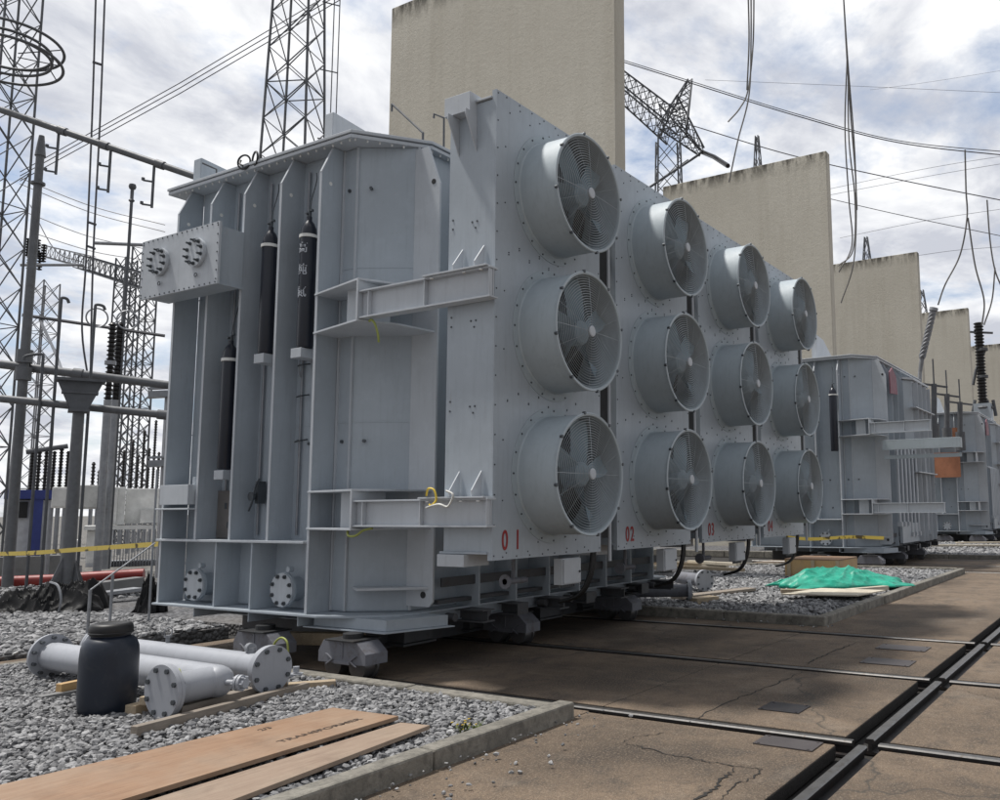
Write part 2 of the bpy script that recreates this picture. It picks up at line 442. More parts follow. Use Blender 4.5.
for k in range(3):
    for j, x in enumerate(XR):
        rail('rail', (x+k*PER, YM+.09, 0), (x+k*PER, 10.6, 0), '%s cross rail running in under the %s' % (rows[j], bays[k]), 'cross rails set in the concrete')
        if k < 2: rail('rail', (x+k*PER, -8, 0), (x+k*PER, YM-.09, 0), '%s cross rail right of the long rail, in line with the %s' % (rows[j], bays[k]), 'cross rails set in the concrete')

def kerb(name, x0, x1, y0, y1, label, h=.13):
    m = MB(); al = (x1-x0) > (y1-y0); L = max(x1-x0, y1-y0); n = max(1, round(L/1.6)); 
    for i in range(n):
        a = i/n; b_ = (i+1)/n-.010/L; j = random.uniform(-.006, .006); j2 = random.uniform(-.007, .007)
        if al: m.box(x0+a*L, x0+b_*L, y0+j2, y1+j2, -.1, h+j)
        else: m.box(x0+j2, x1+j2, y0+a*L, y0+b_*L, -.1, h+j)
    o = m.build(name, 'kerb_concrete', bevel=.018); return tag(o, label, 'kerb', 'concrete kerbs round the gravel beds', )
kerb('kerb', -2, 5.78, 3.92, 4.07, 'long concrete kerb in front of the plywood sheets and gravel')
kerb('kerb', 5.64, 5.79, 4.08, 10.2, 'concrete kerb beside the first cross rail, behind the loose pipes', .10)
kerb('kerb', -2, 5.6, 10.08, 10.2, 'far concrete kerb of the front gravel bed, left of the pipe flange', .09)
kerb('kerb', 11.72, 11.87, 3.86, 16, 'kerb of the middle gravel bed facing the first transformer')
kerb('kerb', 11.88, 22.4, 3.86, 4.01, 'long kerb of the middle gravel bed below the green tarp')
kerb('kerb', 22.25, 22.4, 4.02, 16, 'far end kerb of the middle gravel bed below the second transformer')
kerb('kerb', 28.47, 28.62, 3.86, 16, 'kerb of the third gravel bed facing the second transformer')
kerb('kerb', 28.63, 39.1, 3.86, 4.01, 'long kerb of the third gravel bed with the pale planks')
beds = [(-4, 5.64, 4.07, 10.08), (-4, 7.7, 10.97, 21), (11.87, 22.25, 4.01, 20), (28.62, 39, 4.01, 20), (7.9, 11.6, 10.6, 20)]
for x0, x1, y0, y1 in beds:
    g = MB(); g.box(x0, x1, y0, y1, -.105, .045)
    tag(g.build('gravel_bed', 'bed_gravel'), kind='structure')
# the stones themselves
phi = (1+5**.5)/2
ICO_V = np.array([(-1,phi,0),(1,phi,0),(-1,-phi,0),(1,-phi,0),(0,-1,phi),(0,1,phi),(0,-1,-phi),(0,1,-phi),(phi,0,-1),(phi,0,1),(-phi,0,-1),(-phi,0,1)])/1.9
ICO_F = np.array([(0,11,5),(0,5,1),(0,1,7),(0,7,10),(0,10,11),(1,5,9),(5,11,4),(11,10,2),(10,7,6),(7,1,8),(3,9,4),(3,4,2),(3,2,6),(3,6,8),(3,8,9),(4,9,5),(2,4,11),(6,2,10),(8,6,7),(9,8,1)])
def stones(P, size, label):
    n = len(P)
    s = size*rng.uniform(.55, 1.35, (n, 1, 1))
    V = ICO_V[None]*rng.uniform(.62, 1.3, (n, 12, 1))*s*np.stack([rng.uniform(.7, 1.35, n), rng.uniform(.6, 1.1, n), rng.uniform(.45, .85, n)], 1)[:, None, :]
    a = rng.uniform(0, 2*PI, n); tl = rng.uniform(-.7, .7, n)
    ca, sa, ct, st = np.cos(a), np.sin(a), np.cos(tl), np.sin(tl)
    y = V[:, :, 1]*ct[:, None]-V[:, :, 2]*st[:, None]; z = V[:, :, 1]*st[:, None]+V[:, :, 2]*ct[:, None]; x = V[:, :, 0]
    V = np.stack([x*ca[:, None]-y*sa[:, None], x*sa[:, None]+y*ca[:, None], z], 2)+P[:, None, :]
    F = (ICO_F[None]+(np.arange(n)*12)[:, None, None]).reshape(-1, 3)
    me = bpy.data.meshes.new('gravel'); org = P.mean(0)
    Vf = (V.reshape(-1, 3)-org).astype(np.float32)
    me.vertices.add(len(Vf)); me.vertices.foreach_set('co', Vf.ravel())
    me.loops.add(len(F)*3); me.loops.foreach_set('vertex_index', F.ravel().astype(np.int32))
    me.polygons.add(len(F)); me.polygons.foreach_set('loop_start', np.arange(0, len(F)*3, 3, dtype=np.int32))
    me.update(calc_edges=True)
    me.polygons.foreach_set('use_smooth', [False]*len(F))
    at = me.attributes.new('tone', 'FLOAT', 'POINT'); at.data.foreach_set('value', np.repeat(rng.beta(1.3, 1.7, n), 12).astype(np.float32))
    me.materials.append(MATS['crushed_stone'])
    o = bpy.data.objects.new('gravel', me); C.objects.link(o); o.location = org
    tag(o, label, 'gravel', kind='stuff')
def field(x0, x1, y0, y1, dens, zb=.05, amp=.022):
    n = int((x1-x0)*(y1-y0)*dens)
    x = rng.uniform(x0, x1, n); y = rng.uniform(y0, y1, n)
    z = zb+amp*(np.sin(x*2.1+1)*np.cos(y*1.7)+.6*np.sin(x*5.3+y*4.1))*.6+rng.uniform(-.005, .035, n)
    return np.stack([x, y, z], 1)
P1 = field(1.9, 5.62, 4.09, 10.05, 1900)
stones(P1, .0235, 'grey crushed stone filling the front bed around the drum and pipes')
P2 = np.concatenate([field(2.5, 7.65, 11.0, 16.5, 420), field(4, 11, 16.5, 21, 120)]); stones(P2, .042, 'grey crushed stone beyond the pipes below the black tarp heap')
P3 = np.concatenate([field(11.9, 22.2, 4.03, 9.5, 330)]); stones(P3, .042, 'crushed stone of the middle bed round the green tarp')
P4 = field(28.65, 39, 4.03, 8, 90, .06); stones(P4, .07, 'crushed stone of the bed with the pale planks')
# ragged grit along the kerb foot
P5 = field(-1, 5.7, 3.78, 3.93, 130, .005, 0); stones(P5, .011, 'loose grit gathered along the kerb foot on the apron')

P6 = np.concatenate([field(3.5, 6.0, 3.3, 3.9, 22, .008, 0), field(5.85, 6.05, 4.1, 9, 30, .008, 0), field(11.4, 11.7, 3.5, 6, 25, .008, 0)]); stones(P6, .014, 'loose stones spilled over the kerbs onto the apron')
# access plates and stains in the slabs
def plate(x, y, w, d, label, mat='steel_plate'):
    m = MB(); m.box(x-w/2, x+w/2, y-d/2, y+d/2, .001, .007)
    for i in (-1, 1):
        for j in (-1, 1): m.bolt((x+i*w*.42, y+j*d*.42, .007), (0, 0, 1), .01, .004)
    tag(m.build('access_plate', mat), label, 'steel plate', 'steel plates in the concrete apron')
plate(6.86, 2.62, .30, .34, 'dark steel plate in the slab between the first two cross rails')
plate(5.86, 2.22, .24, .42, 'brownish steel plate in the slab before the first cross rail', 'plate_pale')
plate(9.35, 2.42, .36, .5, 'pale steel plate just beyond the second cross rail, near the long rail', 'plate_pale')
plate(10.35, 2.5, .36, .55, 'pale steel plate closer to the third cross rail', 'plate_pale')

# ================================================================== TRANSFORMERS
def transformer(dx, dy, label, cooler, detail=2, extra=None):
    off = (dx, dy, 0)
    T = thing('transformer', label, 'transformer', (9.2+dx, 8.4+dy, 0), 'power transformers standing in a row')
    def bd(mb, name, mats, parent=None, **k):
        return mb.build(name, mats, parent or T, off=off, **k)
    XF, XW, XE = 6.15, 6.45, 12.35
    YS = [10.12, 9.46, 8.83, 8.18, 7.52]
    # tank shell
    m = MB(); outline = [(XW, 10.1), (XW, 7.28), (6.80, 6.72), (XE-.35, 6.72), (XE, 7.3), (XE, 10.1)]
    m.prism(outline, 'Z', .56, 5.64)
    tank = bd(m, 'tank', 'grey_paint', bevel=.02)
    for z in (2.55, 4.25):
        m = MB(); m.prism([(6.445, 10.1), (6.445, 7.278), (6.797, 6.716), (6.80, 6.72), (6.4495, 7.28), (6.4495, 10.1)], 'Z', z, z+.012); bd(m, 'weld_seam', 'grey_paint')
    # side wall bosses
    m = MB()
    for (y, z) in ((8.5, 2.2), (7.9, 2.35), (7.85, 1.6), (8.5, 2.6)): m.bolt((XW, y, z), (-1, 0, 0), .018, .04)
    for z in (5.15, 2.35): 
        m.bolt((6.46, 7.40, z), (-1, 0, 0), .02, .03); m.bolt((6.52, 7.14, z), (-.83, -.55, 0), .02, .03)
    bd(m, 'stud', 'bolt')
    # cover: two bolted flanges
    cov = [(6.20, 10.50), (6.20, 7.13), (6.90, 6.60), (XE-.2, 6.58), (XE+.25, 7.1), (XE+.25, 10.45)]
    m = MB(); m.prism(cov, 'Z', 5.685, 5.72)
    cv = bd(m, 'cover', 'pale_paint', bevel=.006)
    ins = [(6.21, 10.48), (6.21, 7.14), (6.91, 6.62), (XE-.21, 6.60), (XE+.23, 7.11), (XE+.23, 10.43)]
    m = MB(); m.prism(ins, 'Z', 5.635, 5.672)
    if detail > 1:
        m.mi = 1
        for a, b_ in (((6.25, 10.3), (6.25, 7.2)), ((6.27, 7.14), (6.90, 6.68)), ((6.95, 6.66), (11.9, 6.66))):
            L = math.dist(a, b_); n = int(L/.13)
            for i in range(n+1):
                p = (a[0]+(b_[0]-a[0])*i/n, a[1]+(b_[1]-a[1])*i/n)
                m.lathe((*p, 5.612), (0, 0, 1), [(0, 0), (0, .011), (.125, .011)], 6); m.bolt((*p, 5.721), (0, 0, 1), .017, .016)
    bd(m, 'cover_flange', ['pale_paint', 'white_steel'])
    # cover furniture
    m = MB(); m.prism([(6.95, 5.72), (8.6, 5.72), (8.6, 5.95), (7.6, 6.46), (6.95, 6.52)], 'Y', 8.32, 8.47)
    bd(m, 'cover_box', 'pale_paint', bevel=.01)
    m = MB(); m.prism([(6.5, 5.72), (8.0, 5.72), (8.0, 5.9), (7.0, 6.15), (6.5, 6.2)], 'Y', 10.28, 10.44)
    bd(m, 'cover_box', 'grey_paint', bevel=.01)
    # ribs on the end wall
    for i, y in enumerate(YS):
        th = .012
        z0, z1 = (1.30, 5.61) if i < 4 else (.56, 5.61)
        if i == 0: z0 = .56
        pts = [(XW+.01, z0), (XF, z0), (XF, 5.30), (6.30, 5.630), (XW+.01, 5.630)]
        m = MB(); m.prism(pts, 'Y', y-th, y+th)
        # edge flange
        m.mi = 1; m.box(XF-.008, XF-.001, y-.018, y+.018, z0, 5.30)
        m.bar((XF-.005, y, 5.30), (6.298, y, 5.628), .03, .012)
        m.mi = 2; m.cyl((6.27, y-th-.002, 5.20), (0, 1, 0), .022, .028, 16)
        bd(m, 'rib', ['grey_paint', 'pale_paint', 'white_steel'])
    for y in (9.05, 8.42):
        m = MB(); m.box(XF-.01, XW+.01, y-.012, y+.012, .56, 1.27); bd(m, 'rib', 'grey_paint')
    m = MB(); m.box(XF-.05, XW+.01, YS[4]+.02, YS[0]+.03, 1.275, 1.30); bd(m, 'shelf_plate', 'pale_paint', bevel=.004)
    for x, y in ((6.442, 7.49), (6.440, 7.275), (6.80, 6.705)):
        m = MB(); m.bar((x, y, .57), (x, y, 5.63), .022, .022); bd(m, 'weld_seam', 'pale_paint')
    # corner rib (plate across the corner)
    m = MB(); m.prism([(6.74, .62), (6.42, .62), (6.37, .67), (6.37, 5.15), (6.55, 5.6), (6.74, 5.6)], 'X', 6.78, 6.805)
    m.mi = 1; m.cyl((6.775, 6.46, 5.18), (1, 0, 0), .03, .008, 14); m.cyl((6.775, 6.5, .74), (1, 0, 0), .035, .008, 14)
    bd(m, 'corner_rib', ['pale_paint', 'black_rubber'])
    m = MB(); m.prism([(6.30, 6.95), (6.78, 6.42), (6.78, 6.72), (6.47, 7.2)], 'Z', .80, .825); bd(m, 'small_shelf', 'pale_paint')
    # ribs down the long side
    n = 7 if detail else 4
    for i in range(n):
        x = 7.55+i*.66*7/n
        m = MB(); m.prism([(6.73, .56), (6.40, .56), (6.40, 5.2), (6.62, 5.6), (6.73, 5.6)], 'X', x-.012, x+.012)
        bd(m, 'side_rib', 'grey_paint')
    # base frame
    m = MB()
    m.prism([(6.10, 10.16), (6.10, 7.30), (6.24, 6.98), (6.56, 6.60), (6.85, 6.56), (12.2, 6.56), (12.4, 7.1), (12.4, 10.16)], 'Z', .535, .558)
    m.prism([(6.28, 7.55), (6.28, 6.50), (6.92, 6.28), (6.92, 6.62), (12.1, 6.62), (12.1, 10.0), (6.75, 10.0), (6.75, 7.55)], 'Z', .43, .535)
    m.prism([(6.20, 7.62), (6.20, 6.44), (6.95, 6.21), (6.95, 6.60), (12.2, 6.60), (12.2, 10.1), (6.6, 10.1), (6.6, 7.62)], 'Z', .415, .428)
    for y in (8.43, 7.63, 9.4): m.box(6.14, 6.7, y-.008, y+.008, .43, .533)
    bd(m, 'base_frame', 'grey_paint', bevel=.003)
    for i in range(7):                          # cross beams stick out under the long side
        x = 7.5+i*.72; yb = 6.22+.1*(i % 2)
        m = MB(); m.box(x-.10, x+.10, yb, 7.4, .52, .535); m.box(x-.10, x+.10, yb, 7.4, .40, .415); m.box(x-.01, x+.01, yb+.01, 7.4, .415, .52)
        if i % 2: m.box(x-.10, x+.10, yb-.012, yb, .40, .535)
        bd(m, 'cross_beam', 'undercarriage')
    for i in range(4):                          # dark girder shapes added between the bogies to block light under the tank
        x = 7.35+i*1.25; m = MB(); m.box(x-.22, x+.22, 7.10+.15*(i % 2), 9.9, .16, .405); m.box(x-.26, x+.26, 7.07+.15*(i % 2), 9.9, .13, .155)
        bd(m, 'light_blocker', 'undercarriage', bevel=.004)
    m = MB(); m.box(6.75, 12.0, 7.35, 7.45, .10, .40); bd(m, 'light_blocker', 'undercarriage')  # lengthwise beam, likewise added to stop light passing under the tank
    m = MB(); m.box(7.0, 12.1, 6.50, 6.62, .62, .66); m.box(7.0, 12.1, 6.45, 6.47, .80, .90); bd(m, 'side_rail', 'undercarriage', bevel=.004)
    for i in range(9):
        x = 7.2+i*.55; m = MB(); m.cyl((x, 6.55, .47), (0, -1, 0), .045, .12, 14); bd(m, 'jacking_stud', 'undercarriage', smooth=40)
    # bogies
    ys = (6.79, 8.12)
    for x in XR:
        for y in ys:
            L = .33
            m = MB()
            m.prism([(y-L, .145), (y+L, .145), (y+L, .25), (y+L-.07, .355), (y-L+.13, .355), (y-L, .25)], 'X', x-.14, x+.14)
            m.mi = 1
            m.box(x-.18, x+.18, y-.2, y+.2, .357, .372); m.cyl((x, y, .37), (0, 0, 1), .10, .05, 20)
            if detail > 1:
                m.mi = 0
                m.box(x-.148, x-.139, y-.02, y+.0, .2, .35)
                m.prism([(y+.22, .13), (y+.14, .18), (y+.22, .23), (y+.19, .23), (y+.11, .18), (y+.19, .13)], 'X', x-.155, x-.139)
                m.prism([(y-.22, .13), (y-.14, .18), (y-.22, .23), (y-.19, .23), (y-.11, .18), (y-.19, .13)], 'X', x-.155, x-.139)
                m.prism([(y-.12, .14), (y+.10, .14), (y+.10, .17), (y-.12, .17)], 'X', x-.15, x-.139)
                m.torus((x-.14, y+.05, .27), (1, 0, 0), .06, .006, 20, 5, a0=-1.2, a1=1.2)
            b_ = bd(m, 'bogie', ['bogie_paint', 'dark_steel'], bevel=.006)
            for s in (-.17, .17):
                m = MB(); m.lathe((x-.10, y+s, .123), (1, 0, 0), [(0, 0), (0, .07), (.005, .115), (.13, .115), (.135, .135), (.16, .135), (.16, 0)], 28)
                bd(m, 'wheel', 'wheel_steel', b_, smooth=40)
    # bracket frames and beams
    for zt, zb, bt, bb in ((3.93, 3.51, 3.80, 3.515), (1.82, 1.44, 1.71, 1.455)):
        m = MB()
        top = [(XF-.02, 7.54), (5.92, 6.64), (6.30, 6.45), (6.80, 6.40), (6.80, 6.72), (6.47, 7.28), (6.47, 7.54)]
        m.prism(top, 'Z', zt-.02, zt); m.prism(top, 'Z', zb-.02, zb)
        m.box(5.92, 6.36, 6.635, 6.66, zb, zt-.02); m.box(6.16, 6.175, 6.80, 7.06, zb, zt-.02)
        m.prism([(6.47, 7.24), (6.78, 6.74), (6.78, 6.64), (6.36, 6.64)], 'Z', zb, zb+.004)
        fr = bd(m, 'bracket_frame', 'pale_paint', bevel=.002)
        if cooler or detail:
            m = MB(); y0 = 4.95 if cooler else (5.1 if bt > 3 else 4.85)
            m.box(5.93, 6.05, y0, 6.63, bt-.016, bt); m.box(5.93, 6.05, y0, 6.63, bb, bb+.016)
            m.box(5.985, 5.998, y0+.002, 6.632, bb+.016, bt-.016)
            for y in (5.75, y0+.01, 6.50): m.box(5.935, 5.984, y, y+.012, bb+.017, bt-.017)
            if cooler:
                m.box(5.90, 6.052, 4.97, 5.75, bt+.001, bt+.016)
                for y in (5.12, 5.38):   # gussets on the beam
                    m.prism([(6.055, bt+.017), (5.92, bt+.017), (5.92, bt+.07), (6.055, bt+.25)], 'Y', y, y+.014)
                m.mi = 1
                for y in (5.05, 5.25, 5.65): m.bolt((5.925, y, bt-.03), (0, 0, 1), .018, .012)
            bd(m, 'bracket_beam', ['pale_paint', 'white_steel'], bevel=.002)
        if detail > 1:
            w = MB(); a = Vector((6.0, 6.55, zb-.02))
            if zt > 3: pts = [a, a+Vector((-.02, -.06, .0)), a+Vector((-.03, -.12, -.06)), a+Vector((-.02, -.15, -.16)), a+Vector((0, -.14, -.23))]
            else: pts = [a+Vector((0, .22, 0)), a+Vector((-.04, .16, -.05)), a+Vector((-.04, .06, -.05)), a+Vector((0, 0, .0)), a+Vector((0, -.12, .02))]
            w.tube(smoothed(pts), .012, 6); bd(w, 'earth_wire', 'yellow_green', fr, smooth=60)
    if detail > 1 and cooler:
        w = MB(); w.tube(smoothed([(5.9, 5.64, 1.74), (5.88, 5.60, 1.80), (5.88, 5.53, 1.79), (5.88, 5.50, 1.70), (5.88, 5.56, 1.65), (5.9, 5.60, 1.66)]), .010, 6)
        w.mi = 1; w.tube(smoothed([(5.88, 5.62, 1.63), (5.86, 5.45, 1.66), (5.88, 5.36, 1.64), (5.88, 5.3, 1.74), (5.9, 5.4, 1.78)]), .011, 6)
        bd(w, 'earth_wire', ['yellow', 'cable_white'], smooth=60)
    # round blank flanges low on the end wall
    for y in ((9.58, 8.03) if detail > 1 else (8.03,)):
        m = MB(); z = .775
        m.lathe((6.45, y, z), (-1, 0, 0), [(0, .13), (.16, .13), (.16, .185), (.19, .185), (.19, 0)], 32)
        m.mi = 1; m.lathe((6.45, y, z), (-1, 0, 0), [(.192, .178), (.215, .178), (.215, 0)], 32); m.mi = 2
        for q in range(8):
            a = 2*PI*(q+.5)/8; m.lathe((6.25, y+.15*math.cos(a), z+.15*math.sin(a)), (-1, 0, 0), [(-.04, .013), (.045, .013), (.045, 0)], 6)
            m.bolt((6.236, y+.15*math.cos(a), z+.15*math.sin(a)), (-1, 0, 0), .024, .018)
        m.mi = 0; m.cyl((6.3, y-.09, z+.22), (-1, 0, 0), .03, .06, 12)
        bd(m, 'blank_flange', ['grey_paint', 'pale_paint', 'bolt'], smooth=35)
    if detail > 1:
        # cable entry box with two round blanking plates
        m = MB(); m.box(5.82, 6.14, 8.80, 10.22, 4.17, 4.83); m.box(5.82, 6.14, 8.77, 8.80, 4.15, 4.17)
        eb = bd(m, 'entry_box', 'grey_paint')
        m = MB(); m.box(5.79, 5.818, 8.745, 10.25, 4.145, 4.865); m.mi = 1
        for i in range(16):
            for z in (4.165, 4.845): m.bolt((5.79, 8.78+i*1.44/15, z), (-1, 0, 0), .010, .006)
        for i in range(7):
            for y in (8.77, 10.225): m.bolt((5.79, y, 4.2+i*.62/6), (-1, 0, 0), .010, .006)
        m.mi = 0
        for y in (9.12, 9.83):
            m.lathe((5.79, y, 4.55), (-1, 0, 0), [(0, .16), (.02, .16), (.02, .168), (.05, .168), (.05, 0)], 36)
            m.mi = 1
            for q in range(10):
                a = 2*PI*(q+.5)/10
                m.lathe((5.74, y+.135*math.cos(a), 4.55+.135*math.sin(a)), (-1, 0, 0), [(0, .012), (.055, .012), (.055, 0)], 6)
                m.bolt((5.74, y+.135*math.cos(a), 4.55+.135*math.sin(a)), (-1, 0, 0), .022, .018)
            m.torus((5.77, y, 4.29), (1, 0, 0), .022, .005, 16, 5)
            m.mi = 0
        bd(m, 'face_plate', ['pale_paint', 'bolt'], eb, smooth=30)
        # nameplate and small boxes
        m = MB(); m.box(6.40, 6.44, 9.0, 9.44, 1.31, 1.86); m.mi = 1
        for y, z in ((9.28, 1.68), (9.2, 1.68), (9.22, 1.46)): m.box(6.393, 6.399, y-.02, y+.02, z-.035, z+.035)
        bd(m, 'nameplate', ['nameplate', 'bolt'])
        m = MB(); m.box(6.06, 6.30, 9.50, 10.05, 1.70, 1.93); m.box(6.05, 6.40, 9.47, 10.12, 1.64, 1.66)
        m.cyl((6.2, 9.6, 1.93), (0, 0, 1), .02, .09, 10); bd(m, 'terminal_box', 'pale_paint', bevel=.004)
        # brackets that carry the gas bottles, conduits behind
        for y, z in ((8.50, 3.385), (7.87, 3.385), (9.13, 2.09)):
            m = MB(); m.box(6.18, 6.44, y-.085, y+.085, z-.11, z-.003); bd(m, 'bottle_bracket', 'pale_paint', bevel=.004)
        m = MB()
        for y in (9.33, 8.72, 8.05): m.tube([(6.42, y, 1.35), (6.42, y, 5.5)], .014, 8)
        m.tube([(6.42, 9.0, 2.4), (6.42, 9.0, 4.2)], .02, 8)
        for y in (8.05, 7.82): m.tube(smoothed([(6.4, y, 3.4), (6.36, y-.02, 3.2), (6.4, y, 3.1)]), .008, 6)
        bd(m, 'conduit', 'galv', smooth=50)
        m = MB()
        for z in (3.25, 2.4, 2.9, 4.7): m.tube(smoothed([(6.44, 8.1, z), (6.35, 8.04, z-.03), (6.35, 7.98, z-.02), (6.44, 7.95, z)]), .009, 6)
        bd(m, 'handhold', 'bolt', smooth=40)
        m = MB(); m.box(6.33, 6.42, 8.60, 8.66, 1.7, 1.95); m.tube(smoothed([(6.3, 8.72, 1.62), (6.28, 8.64, 1.72), (6.3, 8.62, 1.9), (6.32, 8.58, 1.98)]), .012, 6); m.cyl((6.30, 8.66, 1.78), (-1, 0, 0), .05, .03, 14)
        bd(m, 'valve_gear', 'bolt', smooth=40)
        m = MB(); m.tube([(6.36, 9.55, 2.6), (6.36, 9.55, 3.0)], .012, 6); m.box(6.33, 6.42, 9.50, 9.58, 3.0, 3.15); m.cyl((6.36, 9.55, 2.6), (0, 0, 1), .03, .3, 10)
        bd(m, 'valve_gear', 'bolt', smooth=40)
        # pipework on the cover
        m = MB(); m.torus((6.19, 8.94, 5.735), (1, .3, 0), .085, .012, 24, 6); m.torus((6.22, 8.78, 5.75), (1, -.3, 0), .085, .012, 24, 6)
        m.tube(smoothed([(6.12, 8.9, 5.72), (6.08, 8.86, 5.66), (6.08, 8.8, 5.62)]), .012, 6)
        bd(m, 'hose_loop', 'black_rubber', smooth=60)
        m = MB(); m.tube([(6.55, 10.02, 5.7), (6.55, 10.02, 6.0), (6.4, 10.1, 6.05)], .012, 6); bd(m, 'vent_pipe', 'lattice_steel'); m = MB()
        a = on(392, 104, 'Y', 7.2); b2 = on(423, 133, 'Y', 6.75)
        m.tube([a, (a[0], a[1], a[2]-.09)], .012, 6); m.tube([a, b2, (b2[0], b2[1], 5.7)], .014, 6)
        bd(m, 'vent_pipe', 'lattice_steel'); m = MB()
        a = on(444, 140, 'Y', 6.8); b2 = on(444, 118, 'Y', 6.8); c2 = on(434, 114, 'Y', 6.9)
        m.tube([(a[0], a[1], 5.7), b2, c2, (c2[0], c2[1], c2[2]-.05)], .014, 6)
        bd(m, 'vent_pipe', 'lattice_steel')
    if cooler:
        build_coolers(T, off, detail)
    if extra: extra(T, bd)
    return T

def smoothed(pts, n=6):
    pts = [Vector(p) for p in pts]; out = []
    P_ = [pts[0]*2-pts[1]]+pts+[pts[-1]*2-pts[-2]]
    for i in range(1, len(P_)-2):
        a, b_, c, d = P_[i-1:i+3]
        for j in range(n):
            t_ = j/n
            out.append(.5*((2*b_)+(c-a)*t_+(2*a-5*b_+4*c-d)*t_*t_+(3*b_-a-3*c+d)*t_**3))
    out.append(pts[-1]); return out

